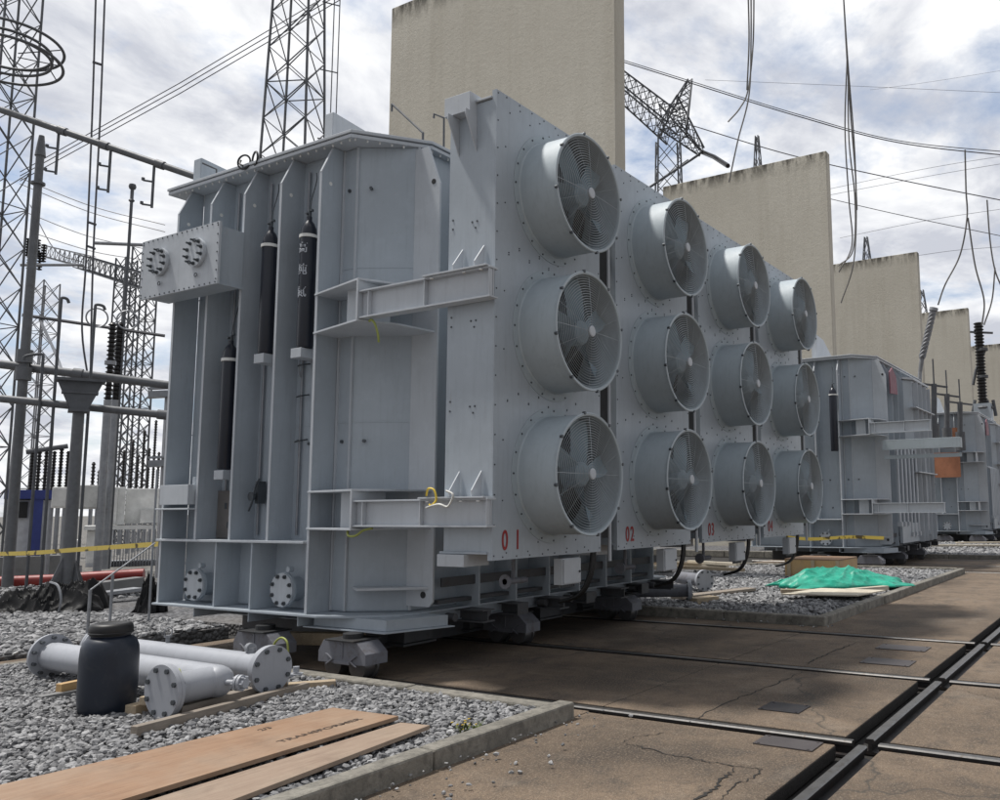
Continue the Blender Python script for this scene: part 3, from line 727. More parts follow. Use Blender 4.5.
def build_coolers(T, off, detail):
    YP, YF = 5.0, 4.56
    proto = {}
    for k in range(4):
        x0 = 6.06+k*2.125; x1 = x0+1.79; xc = (x0+x1)/2+.03
        m = MB()
        m.box(x0, x1, YP, YP+.012, 1.16, 5.55)                         # front plate
        m.box(x0+.004, x1-.004, YP+.012, 5.57, 1.235, 5.46)            # body
        m.box(x0, x0+.006, YP+.013, YP+.05, 1.16, 5.549)
        m.box(x0-.02, x0+.5, YP+.05, 5.60, 1.215, 1.234)
        m.mi = 1
        rr = random.Random(k)
        for z in np.arange(1.2, 5.53, .27): m.bolt((x0+.025, YP, z), (0, -1, 0), .008, .005); m.bolt((x1-.025, YP, z), (0, -1, 0), .008, .005)
        for x in np.arange(x0+.15, x1-.1, .2): m.bolt((x, YP, 5.525), (0, -1, 0), .008, .005); m.bolt((x, YP, 1.185), (0, -1, 0), .008, .005)
        for zc in (1.94, 3.33, 4.73):
            for z in (zc-.69, zc+.69):
                for j, x in enumerate(np.arange(x0+.2, x1-.15, .16)): m.bolt((x, YP, z+(.05 if j % 2 else -.03)), (0, -1, 0), .0075, .005)
            for z in (zc-.25, zc+.3): m.bolt((x0+.14, YP, z), (0, -1, 0), .0075, .005)
            for q in range(20):
                a = 2*PI*q/20; m.bolt((xc+.635*math.cos(a), YP-.006, zc+.635*math.sin(a)), (0, -1, 0), .010, .007)
        for z in (3.35, 2.55, 4.3):
            for y, zz in ((5.22, 0), (5.28, 0), (5.24, -.06), (5.52, -.03), (5.52, .06)): m.bolt((x0+.004, y, z+zz), (-1, 0, 0), .010, .006)
        for i in range(6): m.bolt((x0+.05, 5.08+i*.09, 1.235), (0, 0, 1), .012, .014) if 0 else None
        m.mi = 0
        body = m.build('cooler_unit', ['grey_paint', 'bolt'], T, off=off)
        body['label'] = ['cooler unit with the number 01, nearest the end wall', 'cooler unit with the number 02', 'cooler unit with the number 03', 'cooler unit with the number 04, at the far end'][k]
        # top bracket and foot bracket on the side
        m = MB()
        m.box(x0-.10, x0+.30, 5.24, 5.56, 5.36, 5.55); m.box(x0-.02, x0+.3, 5.05, 5.24, 5.47, 5.49)
        for y in (5.46, 5.24): m.prism([(x0+.003, 5.358), (x0-.16, 5.358), (x0-.16, 5.30), (x0+.003, 4.98)], 'Y', y-.006, y+.006)
        m.tube([(x0+.1, 5.05, 5.52), (x0+.35, 5.3, 5.52)], .012, 6); m.tube([(x0+.1, 5.3, 5.53), (x0+.4, 5.05, 5.53)], .012, 6)
        m.build('hanger_bracket', 'pale_paint', body, off=off, bevel=.003)
        m = MB(); m.box(x0-.05, x0+.3, 5.28, 5.60, 1.10, 1.21)
        m.build('foot_bracket', 'pale_paint', body, off=off, bevel=.003)
        # fans
        for zi, zc in enumerate((1.94, 3.33, 4.73)):
            c = (xc, YP, zc)
            if not proto:
                m = MB(); R0 = .575
                m.lathe(c, (0, -1, 0), [(.001, R0+.085), (.006, R0+.085), (.006, R0+.012), (.02, R0), (.425, R0), (.432, R0+.012), (.445, R0+.016), (.452, R0+.008), (.448, R0-.012), (.43, R0-.02), (.02, R0-.022), (-.12, R0-.03)], 96)
                m.mi = 1
                for q in range(8):
                    a = 2*PI*(q+.25)/8; p = (xc+(R0+.014)*math.cos(a), YP-.43, zc+(R0+.014)*math.sin(a)); m.cyl(p, (0, -1, 0), .016, .03, 8)
                duct = m.build('fan_duct', ['duct_paint', 'bolt'], body, off=off, smooth=40)
                gm = MB()
                for j in range(20):
                    rr_ = .075+j*.0247; y = YP-.425-.035*math.cos(rr_/R0*PI/2)
                    gm.torus((xc, y, zc), (0, 1, 0), rr_, .0034, 56, 4)
                for q in range(16):
                    a = 2*PI*q/16; thick = .0038 if q % 4 == 0 else .0018
                    gm.tube([(xc+rr_*math.cos(a), YP-.422-.035*math.cos(rr_/R0*PI/2), zc+rr_*math.sin(a)) for rr_ in (.05, .25, .42, .565)], thick, 5)
                gm.mi = 1; gm.lathe((xc, YP-.455, zc), (0, -1, 0), [(-.01, .055), (.012, .055), (.018, .045), (.018, 0)], 24)
                guard = gm.build('fan_guard', ['guard_wire', 'pale_paint'], body, off=off)
                bm_ = MB()
                NB = 5
                for q in range(NB):
                    a0 = 2*PI*q/NB; vs = []; 
                    for s in range(7):
                        rr_ = .09+s*(.535-.09)/6; w = .23+.30*s/6 if s < 5 else .50-.04*(s-4)
                        for u in range(6):
                            f_ = u/5-.5; an = a0+f_*w*2.0*(.17/(.12+rr_*.55))*.9+.25*s/6
                            vs.append((xc+rr_*math.cos(an), YP-.27+f_*(.17-.10*s/6)+.02*math.cos(f_*PI), zc+rr_*math.sin(an)))
                    fs = [(s*6+u, s*6+u+1, (s+1)*6+u+1, (s+1)*6+u) for s in range(6) for u in range(5)]
                    bm_.add(vs, fs)
                bm_.lathe((xc, YP-.36, zc), (0, 1, 0), [(0, 0), (0, .10), (.02, .12), (.2, .12), (.2, 0)], 24)
                fan = bm_.build('fan_blades', 'blade', body, off=off, smooth=40)
                fan.data.transform(Matrix.Translation(-Vector(np.array(c)+np.array(off)-ORG[fan.name]))); fan.location = Vector(np.array(c)+np.array(off)-ORG[fan.name])
                km = MB(); km.cyl((xc, YP-.014, zc), (0, -1, 0), .545, .008, 48)
                for j in range(24):
                    xx = -.5+j*.042; hh = math.sqrt(max(.0, .535**2-xx*xx))
                    km.box(xc+xx, xc+xx+.005, YP-.035, YP-.023, zc-hh, zc+hh)
                core = km.build('fan_core', 'core', body, off=off)
                proto = dict(d=duct, g=guard, f=fan, c=core, at=Vector(c))
            else:
                dl = Vector(c)-proto['at']
                copy_part(proto['d'], body, loc=dl, rot=(0, 0, 0)); copy_part(proto['c'], body, loc=dl)
                copy_part(proto['g'], body, loc=dl)
                copy_part(proto['f'], body, loc=Vector(proto['f'].location)+dl, rot=(0, [.3, 1.0, .65, .1, .8, .45, 1.2, .2, .9, .55, .0, .75][k*3+zi], 0))
        # cable drop, box under the panel
        m = MB(); xg = x1+.07
        m.box(x1+.008, x1+.19, 5.03, 5.5, 1.3, 5.48); m.build('cable_duct', 'core', body, off=off)
        m = MB(); m.tube([(x1+.225, 5.03, 1.05), (x1+.225, 5.03, 5.46)], .022, 8); m.build('conduit', 'pale_paint', body, off=off, smooth=60)
        m = MB()
        for s in (0, .045, .085): m.tube(smoothed([(xg+s*.6-.05, 5.14, 1.6), (xg+s*.6-.04, 5.13, 1.15), (xg+s*.6-.07, 5.16, .88), (xg+s*.6-.12, 5.26, .70), (xg+s*.6-.12, 5.5, .62)]), .020, 8)
        m.build('hose', 'black_rubber', body, off=off, smooth=60)
        xb = x0+1.12
        m = MB(); m.box(xb, xb+.32, 5.03, 5.13, .86, 1.12); m.box(xb+.02, xb+.32, 5.018, 5.029, .87, 1.11)
        m.mi = 1
        for i in range(8): m.cyl((xb+.03+i*.036, 5.08, .825), (0, 0, 1), .012, .04, 8)
        m.cyl((xb+.29, 5.018, .98), (0, -1, 0), .012, .015, 8)
        m.build('junction_box', ['pale_paint', 'bolt'], body, off=off, bevel=.003)
        if k < 3:
            m = MB(); m.tube([(x0+.62, 5.35, .92), (x0+.95, 5.35, .92)], .03, 10); m.cyl((x0+.64, 5.35, .92), (-1, 0, 0), .07, .02, 16); m.tube([(x0+.75, 5.35, 1.2), (x0+.75, 5.35, .92)], .02, 8)
            m.build('drain_pipe', 'bogie_paint', body, off=off, smooth=40)
        # painted number
        num = '0 %d' % (k+1) if k == 0 else '0%d' % (k+1)
        M4 = Matrix.Translation(Vector((x0+.27, YP-.004, 1.25))+Vector(off)) @ Matrix.Rotation(R(90), 4, 'X') @ Matrix.Diagonal((.9, 1.25, 1, 1))
        text_mesh(num, .20 if k == 0 else .185, 'red_text', 'painted_number', body, M4, space=1.25)

later_cracks()
T1 = transformer(0, 0, 'nearest large grey transformer with twelve round cooling fans in four columns', True, 2)
def side_stuff(T, bd):
    # shorter housing standing out of the long side
    m = MB(); m.prism([(9.3, 6.5), (9.6, 6.32), (11.6, 6.32), (11.9, 6.5), (11.9, 6.71), (9.3, 6.71)], 'Z', 3.0, 5.35)
    bd(m, 'side_housing', 'grey_paint', bevel=.01)
    m = MB(); m.prism([(9.2, 6.48), (9.55, 6.25), (11.65, 6.25), (12.0, 6.48), (12.0, 6.71), (9.2, 6.71)], 'Z', 5.36, 5.42); bd(m, 'housing_cover', 'pale_paint')
    for x in (9.75, 10.3, 10.9, 11.5):
        m = MB(); m.box(x-.012, x+.012, 6.18, 6.34, .6, 5.3); bd(m, 'side_rib', 'pale_paint')
    for z in (2.6, 3.5, 4.5):
        m = MB(); m.box(9.3, 11.9, 6.15, 6.33, z, z+.03); bd(m, 'stiffener', 'pale_paint')
    m = MB()
    m = None
    for i in range(9):
        x = 7.35+i*.44; m = MB(); m.tube([(x, 6.3, .8 if i > 2 else 1.1), (x, 6.3, 3.25), (x, 6.6, 3.4)], .045, 8); m.box(x-.06, x+.06, 6.24, 6.36, .78 if i > 2 else 1.08, .9 if i > 2 else 1.2); bd(m, 'riser_pipe', 'pale_paint', smooth=60)
    m = MB(); m.prism([(7.2, 4.7), (8.0, 4.75), (7.9, 5.25), (7.5, 5.45), (7.2, 5.3)], 'Y', 6.36, 6.39); bd(m, 'warning_panel', 'magenta')
    m = MB(); m.prism([(7.6, 6.38), (7.6, 6.30), (12.0, 6.30), (12.0, 6.38)], 'Z', .62, 1.15); bd(m, 'lower_cladding', 'grey_paint')
def side_stuff2(T, bd):
    side_stuff(T, bd)
    m = MB(); m.box(6.15, 6.45, 4.45, 6.38, 3.30, 3.34); m.box(6.15, 6.18, 4.45, 6.38, 3.08, 3.30); m.box(6.18, 6.45, 4.45, 4.48, 3.08, 3.30); m.box(6.3, 6.33, 4.45, 6.38, 2.85, 2.95); bd(m, 'cable_tray', 'duct_paint', bevel=.004)
def side_stuff3(T, bd):
    side_stuff(T, bd)
T2 = transformer(PER, -.55, 'second grey transformer standing behind the green tarp, no fans fitted', False, 1, side_stuff2)
T3 = transformer(2*PER, -.55, 'third grey transformer with an orange sheet on its end wall', False, 0, side_stuff3)
T4 = transformer(3*PER, -.55, 'fourth grey transformer at the right edge, mostly hidden by the third', False, 0)
def panel_on(T, px0, px1, py0, py1, X, mat, name):
    a = on(px0, py0, 'X', X); b_ = on(px1, py1, 'X', X)
    m = MB(); m.box(X, X+.03, a[1], b_[1], b_[2], a[2]); m.build(name, mat, T)
panel_on(T3, 934, 961, 453, 477, 6.05+2*PER, 'orange', 'orange_sheet')
panel_on(T3, 948, 962, 428, 437, 6.0+2*PER, 'orange', 'orange_sheet')

# gas bottles strapped to the tank
def bottle(x, y, z0, z1, label, txt, r=.088, dxy=(0, 0)):
    B = thing('gas_bottle', label, 'gas bottle', (x, y, z0), 'tall dark gas bottles')
    h = z1-z0
    m = MB(); m.lathe((x, y, z0), (0, 0, 1), [(0, 0), (0, r*.93), (.02, r), (h-.26, r), (h-.19, r*.93), (h-.13, r*.66), (h-.10, r*.38), (h-.09, .03), (h-.05, .03), (h-.05, 0)], 28)
    b_ = m.build('bottle_body', 'cylinder_dark', B, smooth=35)
    m = MB(); m.lathe((x, y, z1-.3), (0, 0, 1), [(0, r), (0, r+.012), (.035, r+.012), (.035, r)], 28)
    m.box(x, x+.14, y-r-.01, y+r+.01, z1-.3, z1-.27); m.build('clamp_band', 'white_steel', B)
    m = MB(); m.cyl((x, y, z1-.05), (0, 0, 1), .022, .06, 10); m.cyl((x, y, z1-.02), (-1, 0, 0), .012, .05, 8); m.cyl((x, y-.04, z1+.01), (0, 0, 1), .02, .02, 10)
    m.tube(smoothed([(x, y, z1), (x+.02, y, z1+.15), (x+.08, y, z1+.4), (x+.09, y+.02, z1+.5)]), .006, 6)
    m.build('bottle_valve', 'bolt', B, smooth=40)
    if txt:
        M4 = Matrix.Translation(Vector((x-r-.002, y-.012, z1-.52))) @ Matrix(((0, 0, -1, 0), (-1, 0, 0, 0), (0, 1, 0, 0), (0, 0, 0, 1)))
        for i, ch in enumerate(txt):
            o = text_mesh(ch, .13, 'cylinder_text', 'lettering', B, M4 @ Matrix.Translation((0, -.25*i+.05, 0)) @ Matrix.Scale(1, 4), ext=.004)
            rr_ = r+.0015
            for vv in o.data.vertices:       # wrap the strokes round the bottle
                dy = vv.co.y; out = -(vv.co.x+r)  # local to bottle axis
                an = dy/rr_; ra = rr_+out*.5
                vv.co.x = -math.cos(an)*ra; vv.co.y = math.sin(an)*ra
    return B
bottle(6.27, 8.50, 3.39, 4.93, 'dark gas bottle strapped between ribs, left of the one with lettering', None)
bottle(6.27, 7.84, 3.39, 4.93, 'dark gas bottle with pale Chinese lettering strapped beside the bracket frame', '高纯氮')
bottle(6.27, 9.14, 2.10, 3.66, 'lower dark gas bottle strapped under the entry box', None)
b4 = W(834, 450, 24.6)
bottle(6.0+PER, on(834, 430, 'X', 6.0+PER)[1], 3.1, 4.9, 'dark gas bottle on the end of the second transformer', None, .10)

# ================================================================== FIREWALLS
names = ['tall beige firewall directly behind the nearest transformer', 'second beige firewall with blackened top edge behind the fans', 'third beige firewall rising behind the second transformer', 'fourth beige firewall behind the slanting braided cable', 'last low-looking beige firewall at the right edge of the row']
for k in range(5):
    X = 17.1+k*PER
    m = MB(); m.box(X, X+.45, 10.4, 18.1, -.1, 16.3)
    # slightly uneven coping
    tag(m.build('firewall', 'firewall_render', bevel=.03), names[k], 'wall', 'row of concrete firewalls')

# ================================================================== FRONT BED: drum, pipes, boards
dx_, dy_ = 3.96, 7.12
D = thing('plastic_drum', 'black plastic drum with screw lid standing on the gravel before the pipes', 'drum', (dx_, dy_, .04))
m = MB(); r = .208
m.lathe((dx_, dy_, .04), (0, 0, 1), [(0, 0), (0, r-.05), (.012, r-.028), (.04, r-.012), (.10, r-.004), (.20, r), (.45, r), (.52, r-.006), (.565, r-.022), (.59, r-.045), (.602, r-.068), (.605, r-.075), (.64, r-.077), (.64, 0)], 56)
m.build('drum_body', 'drum_plastic', D, smooth=50)
m = MB(); m.lathe((dx_, dy_, .04), (0, 0, 1), [(.612, r-.078), (.612, r-.062), (.630, r-.052), (.66, r-.052), (.685, r-.056), (.70, r-.07), (.706, r-.10), (.696, r-.12), (.696, 0)], 44)
m.torus((dx_, dy_, .672), (0, 0, 1), r-.054, .008, 44, 6)
m.build('screw_lid', 'black_rubber', D, smooth=50)
for s_ in (-1, 1):
    a0 = 3.9+s_*1.15; p = Vector((dx_+(r-.055)*math.cos(a0), dy_+(r-.055)*math.sin(a0), .575))
    m = MB(); u = Vector((-math.sin(a0), math.cos(a0), 0)); m.tube(smoothed([p-u*.06+Vector((0, 0, -.01)), p-u*.04+Vector((.0, 0, .03)), p+u*.04+Vector((.0, 0, .03)), p+u*.06+Vector((0, 0, -.01))]), .012, 8)
    m.build('grip', 'drum_plastic', D, smooth=60)

def flange(m, c, ax, Rr, th=.03, nb=8, blank=True):
    c = Vector(c); ax = Vector(ax).normalized()
    m.mi = 0; m.lathe(c, ax, [(-th, 0), (-th, Rr), (0, Rr), (0, Rr*.9), (.004, Rr*.9), (.004, 0)] if not blank else [(-2*th, 0), (-2*th, Rr), (-th-.003, Rr), (-th-.003, Rr*.9), (-th, Rr*.9), (-th, Rr*1.01), (0, Rr*1.01), (0, 0)], 40)
    u = ax.cross(Vector((0, 0, 1))).normalized(); w = ax.cross(u); m.mi = 1
    for q in range(nb):
        a = 2*PI*(q+.5)/nb; p = c+(u*math.cos(a)+w*math.sin(a))*Rr*.84
        m.lathe(p, ax, [(-.075, 0), (-.075, .016), (.0, .016), (.0, .020), (.016, .020), (.016, 0)], 6)
    m.mi = 0
# pipe A: from its big flange back to the left
fa = Vector((4.93, 6.42, .29)); fb = Vector((4.93, 9.05, .29)); ax = (fa-fb).normalized()
PA = thing('flanged_pipe', 'long pale grey steel pipe with big blank flange, lying rearmost', 'pipe', (4.94, 7.8, .17), 'loose pipes on the gravel')
m = MB(); m.tube([fb, fa-ax*.03], .115, 40); m.build('pipe_body', 'pipe_paint', PA, smooth=40)
m = MB(); flange(m, fa, ax, .195); m.build('blank_flange', ['pipe_paint', 'bolt'], PA, smooth=35)
m = MB(); flange(m, fb, -ax, .195); m.build('blank_flange', ['pipe_paint', 'bolt'], PA, smooth=35)
m = MB(); p = Vector((4.95, 7.95, .40)); m.cyl(p, (0, 0, 1), .02, .05, 10); m.cyl(p+Vector((0, 0, .05)), (0, 0, 1), .035, .02, 12); m.torus(p+Vector((0, 0, .1)), (0, 1, 0), .04, .006, 16, 5)
m.cyl(fa+ax*(-.28)+Vector((0, 0, .11)), (0, 0, 1), .03, .05, 12); m.cyl(fa+ax*(-.28)+Vector((.0, 0.0, .15)), (.3, 1, 0), .045, .06, 12)
m.build('pipe_fitting', 'galv', PA, smooth=40)
# pipe B: left open flange, elbow/tee with blank flange facing the camera side
fc = Vector((4.44, 8.98, .28)); fe = Vector((4.42, 6.42, .28)); ax = (fe-fc).normalized()
PB = thing('flanged_pipe', 'pale grey steel pipe with side branch blank flange, lying behind the drum', 'pipe', (4.32, 7.7, .17), 'loose pipes on the gravel')
m = MB(); m.tube([fc+ax*.03, fe], .125, 40, caps=True)
m.lathe(fe, ax, [(0, .125), (.05, .118), (.09, .09), (.11, .05), (.115, 0)], 32)
br = Vector((-1, -.06, 0)).normalized(); bc = fe-ax*.02
m.tube([bc, bc+br*.40], .118, 32); m.build('pipe_body', 'pipe_paint', PB, smooth=40)
m = MB(); flange(m, bc+br*.46, br, .195); m.build('blank_flange', ['pipe_paint', 'bolt'], PB, smooth=35)
m = MB(); flange(m, fc, -ax, .20, nb=10, blank=False)
m.build('end_flange', ['pipe_paint', 'bolt'], PB, smooth=35)
m = MB(); q = fe+ax*.09; d = Vector((.30, -.95, 0)).normalized(); m.tube([q, q+d*.12], .022, 12); m.cyl(q+d*.12, d, .062, .02, 20); m.cyl(q+d*.15, d, .062, .02, 20); m.cyl(q+d*.17, d, .04, .03, 16)
for k in range(6):
    a = 2*PI*k/6; u = d.cross(Vector((0, 0, 1))); m.tube([q+d*.10+(u*math.cos(a)+Vector((0, 0, 1))*math.sin(a))*.05, q+d*.20+(u*math.cos(a)+Vector((0, 0, 1))*math.sin(a))*.05], .007, 6)
m.build('side_valve', 'pipe_paint', PB, smooth=40)
m = MB(); q = bc+br*.34+Vector((0, 0, .13)); m.tube(smoothed([q+Vector((.03, .03, 0)), q+Vector((-.0, -.03, .01)), q+Vector((-.02, -.09, -.03)), q+Vector((-.02, -.13, -.1))]), .01, 6); m.build('earth_wire', 'yellow_green', PB, smooth=60)
# timbers
def beam(name, p, q, w, h, mat, label, cat='timber', group='timbers under the loose pipes'):
    m = MB(); m.bar(p, q, w, h); L = (Vector(q)-Vector(p)).length
    o = m.build(name, mat, bevel=.004); return tag(o, label, cat, group)
beam('timber', (3.60, 6.12, .105), (5.22, 6.34, .105), .07, .075, 'timber_grey', 'long squared timber lying in front of both pipe flanges')
beam('timber', (3.95, 6.78, .105), (4.9, 7.02, .105), .10, .085, 'timber', 'short timber block wedged under the pipe right of the drum')
beam('timber', (3.98, 6.66, .185), (4.30, 6.76, .185), .08, .06, 'timber', 'small block on top of the timber right of the drum')
beam('timber', (4.05, 8.02, .14), (5.1, 8.22, .14), .07, .07, 'crate_wood', 'yellowish timber under the pipe left of the drum')
beam('timber', (3.88, 7.98, .085), (4.7, 8.05, .085), .09, .05, 'plinth_concrete', 'grey timber on the gravel below the yellowish one')
beam('timber', (4.1, 6.42, .10), (5.2, 6.62, .10), .10, .10, 'timber_grey', 'dark rough timber between the two pipes')
beam('timber', (6.70, 7.30, .25), (6.62, 8.45, .20), .14, .13, 'timber', 'wooden sleeper wedged between the front wheel bogies')
beam('timber', (5.2, 6.55, .08), (5.5, 6.3, .08), .1, .08, 'timber', 'short offcut of timber beside the big flange and bogie')
# plywood sheet and plank
def board(name, quad, z, th, mat, label, cat):
    m = MB(); m.prism([(x, y) for x, y in quad], 'Z', z, z+th); o = m.build(name, mat, bevel=.002); return tag(o, label, cat)
PLY = board('plywood_sheet', [(1.9, 5.50), (4.66, 5.36), (4.70, 4.72), (1.9, 4.60)], .115, .028, 'plywood', 'reddish plywood sheet with black stencil marks lying on the gravel', 'plywood sheet')
board('wood_plank', [(1.9, 4.50), (4.60, 4.60), (4.64, 4.36), (3.0, 4.03), (1.9, 3.99)][:3]+[(1.9, 4.02)], .105, .028, 'plank', 'paler narrow plank beside the plywood sheet, next to the kerb', 'plank')
st = MB()
rr = random.Random(3)
o_ = text_mesh('TRANSFORMER', .070, 'stencil_ink', 'stencil', PLY, Matrix.Translation((4.16, 4.86, .1445)) @ Matrix.Rotation(R(2), 4, 'Z') @ Matrix.Diagonal((1.45, 1.05, 1, 1)), ext=.0006)
o_ = text_mesh('2/3', .075, 'stencil_ink', 'stencil', PLY, Matrix.Translation((3.99, 5.22, .1445)) @ Matrix.Rotation(R(4), 4, 'Z'), ext=.0006)
# weed at the kerb
wd = thing('weed', 'small yellow-flowering weed growing beside the kerb and plank', 'weed', (4.86, 4.22, .05))
lf = MB(); fl = MB()
for i in range(38):
    a = rr.uniform(0, 2*PI); L = rr.uniform(.02, .10); bx, by = 4.86+rr.uniform(-.16, .16), 4.22+rr.uniform(-.06, .06)
    p = Vector((bx, by, .06)); q = p+Vector((math.cos(a)*L*.6, math.sin(a)*L*.6, L*.7)); u = Vector((-math.sin(a), math.cos(a), 0))*.009
    lf.add([p, p+(q-p)*.5+u, q, p+(q-p)*.5-u], [(0, 1, 2, 3)])
    if i % 4 == 0: fl.lathe(q, (0, .2, 1), [(0, 0), (.004, .011), (.008, .011), (.010, 0)], 7)
lf.build('leaves', 'weed', wd); fl.build('flowers', 'weed_yellow', wd)

# ================================================================== MIDDLE BED: tarp, crate, pipes
def heap(name, cx_, cy_, L, Wd, H, ang, mat, label, cat, seed, z0=.08, ridge=.5):
    r_ = np.random.default_rng(seed); nx, ny = 84, 56; vs = []
    ph = r_.uniform(0, 6, 20)
    for i in range(nx):
        for j in range(ny):
            u = i/(nx-1)*2-1; v_ = j/(ny-1)*2-1
            e = max(0, 1-abs(u)**3.2)**.55*max(0, 1-abs(v_)**2.4)**.6
            fold = .34*(1-abs(math.sin(u*4+ph[0]+v_*2.1+1.2*math.sin(v_*3+ph[1]))))**2+.22*(1-abs(math.sin(u*9-v_*6+ph[2]+math.sin(u*5))))**2+.12*(1-abs(math.sin(u*17+ph[3]+v_*13)))*math.cos(v_*9+ph[4])
            h = e*(H*(.62+ridge*.4*math.sin(u*2.3+ph[5])+.25*math.cos(v_*2+ph[6]))+H*fold*(.55 if 'green' in name else 1))
            du = 1+.10*math.sin(v_*7+ph[7])+.05*math.sin(v_*15+ph[8]); dv = 1+.10*math.sin(u*8+ph[9])+.06*math.sin(u*17+ph[10])
            x = u*L/2*du; y = v_*Wd/2*dv
            vs.append((cx_+x*math.cos(ang)-y*math.sin(ang), cy_+x*math.sin(ang)+y*math.cos(ang), z0+h))
    fs = [(i*ny+j, (i+1)*ny+j, (i+1)*ny+j+1, i*ny+j+1) for i in range(nx-1) for j in range(ny-1)]
    m = MB(); m.add(vs, fs); o = m.build(name, mat, smooth=38 if 'black' in name else 16)
    sd = o.modifiers.new('thick', 'SOLIDIFY'); sd.thickness = .012; sd.offset = -1
    return tag(o, label, cat)
heap('green_tarp', 16.4, 5.0, 2.35, 1.1, .33, R(-42), 'tarp_green', 'bright green plastic tarp draped over timber on the gravel', 'tarp', 4, .14)
beam('timber', (14.6, 5.0, .13), (16.3, 4.2, .13), .14, .09, 'pale_wood', 'pale board sticking out from under the green tarp', group='timber round the green tarp')
beam('timber', (14.9, 5.7, .12), (15.2, 5.0, .12), .12, .1, 'timber', 'short brown board end left of the green tarp', group='timber round the green tarp')
m = MB(); m.prism([(14.0, 5.35), (14.3, 4.15), (15.4, 3.98), (15.3, 5.1)], 'Z', .16, .18); tag(m.build('board', 'pale_wood'), 'thin pale sheet lying on the gravel in front of the green tarp', 'board')
CR = thing('wooden_crate', 'open yellowish wooden crate behind the green tarp', 'crate', (19.2, 6.35, .08))
m = MB(); m.box(18.6, 18.64, 5.75, 7.0, .1, .46); m.build('crate_panel', 'crate_wood', CR)
m = MB(); m.box(18.64, 19.9, 5.75, 5.79, .1, .46); m.build('crate_panel', 'crate_wood', CR)
m = MB(); m.box(18.64, 19.9, 6.96, 7.0, .1, .46); m.build('crate_panel', 'crate_wood', CR)
m = MB(); m.box(18.60, 19.9, 5.75, 7.0, .465, .49); m.build('crate_lid', 'plywood', CR)
m = MB()
for y in (5.8, 6.35, 6.9): m = MB(); m.box(18.57, 18.598, y-.04, y+.04, .09, .46); m.build('crate_batten', 'timber', CR)
beam('timber', (13.2, 6.9, .12), (15.2, 6.4, .12), .25, .05, 'timber_grey', 'weathered board on the gravel between flanged pipe and tarp', group='timber round the green tarp')
beam('timber', (12.9, 6.45, .11), (13.4, 6.3, .11), .22, .10, 'timber', 'yellow chock beside the loose flanged pipe', group='timber round the green tarp')
for (c, d, L, Rr, lab) in (((13.0, 6.55, .27), (-.55, .83, 0), 1.6, .17, 'dark pipe with flange end lying by the kerb under the fan coolers'), ((14.6, 7.05, .30), (.5, .87, 0), .9, .19, 'short pipe with pale round flange behind the dark pipe')):
    Pp = thing('flanged_pipe', lab, 'pipe', (c[0], c[1], .1)); c = Vector(c); d = Vector(d).normalized()
    m = MB(); m.tube([c, c+d*L], Rr*.6, 24); m.build('pipe_body', 'bogie_paint', Pp, smooth=40)
    m = MB(); flange(m, c-d*.02, -d, Rr); m.build('blank_flange', ['pipe_paint', 'bolt'], Pp, smooth=35)
for i, (x, y, a, L) in enumerate(((34.0, 6.0, -1.2, 3.2), (33.2, 5.6, -1.25, 3.4), (34.8, 5.0, -1.1, 2.6))):
    d = Vector((math.cos(a), math.sin(a), 0))*L/2
    beam('plank', Vector((x, y, .17+.05*i))-d, Vector((x, y, .17+.05*i))+d, .22, .05, 'pale_wood', ['pale plank farthest left on the third gravel bed', 'pale plank in the middle of the three on the third bed', 'pale plank nearest the kerb on the third bed'][i], 'plank', 'pale planks on the third bed')
# debris seen beneath the coolers: stacked timber on the middle bed
for i in range(9):
    x = 19.2+rr.uniform(-1.0, 1.6); y = 9.2+i*.42; a = R(90)+rr.uniform(-.5, .5); d = Vector((math.cos(a), math.sin(a), 0))*rr.uniform(.7, 1.2); p = Vector((x, y, .12+rr.uniform(0, .16)))
    beam('timber', p-d, p+d, .14, .07, 'pale_wood' if i % 3 else 'timber', 'pale scrap timber seen beneath the coolers', group='scrap timber beneath the coolers')
# hazard tape across the second transformer
def tape(pts, label, w=.085):
    m = MB(); vs = []; fs = []
    pts = smoothed(pts, 10)
    for i, p in enumerate(pts):
        tw = .35*math.sin(i*.33); d = Vector((0, math.sin(tw), math.cos(tw)))*w/2
        vs += [p-d, p+d]
    for i in range(len(pts)-1): fs.append((2*i, 2*i+2, 2*i+3, 2*i+1))
    m.add(vs, fs); o = m.build('hazard_tape', 'hazard_tape'); so = o.modifiers.new('t', 'SOLIDIFY'); so.thickness = .004
    return tag(o, label, 'hazard tape', 'yellow barrier tapes')
tape([on(786, 537, 'X', 21.8), on(812, 539, 'X', 21.9), on(850, 537, 'X', 21.9), on(884, 538, 'X', 21.9)], 'yellow barrier tape across the foot of the second transformer')
tape([on(-12, 554, 'X', 7.9), on(30, 553, 'X', 7.9), on(85, 549, 'X', 7.9), on(158, 544, 'X', 7.9)], 'yellow and black barrier tape across the left of the yard', .075)

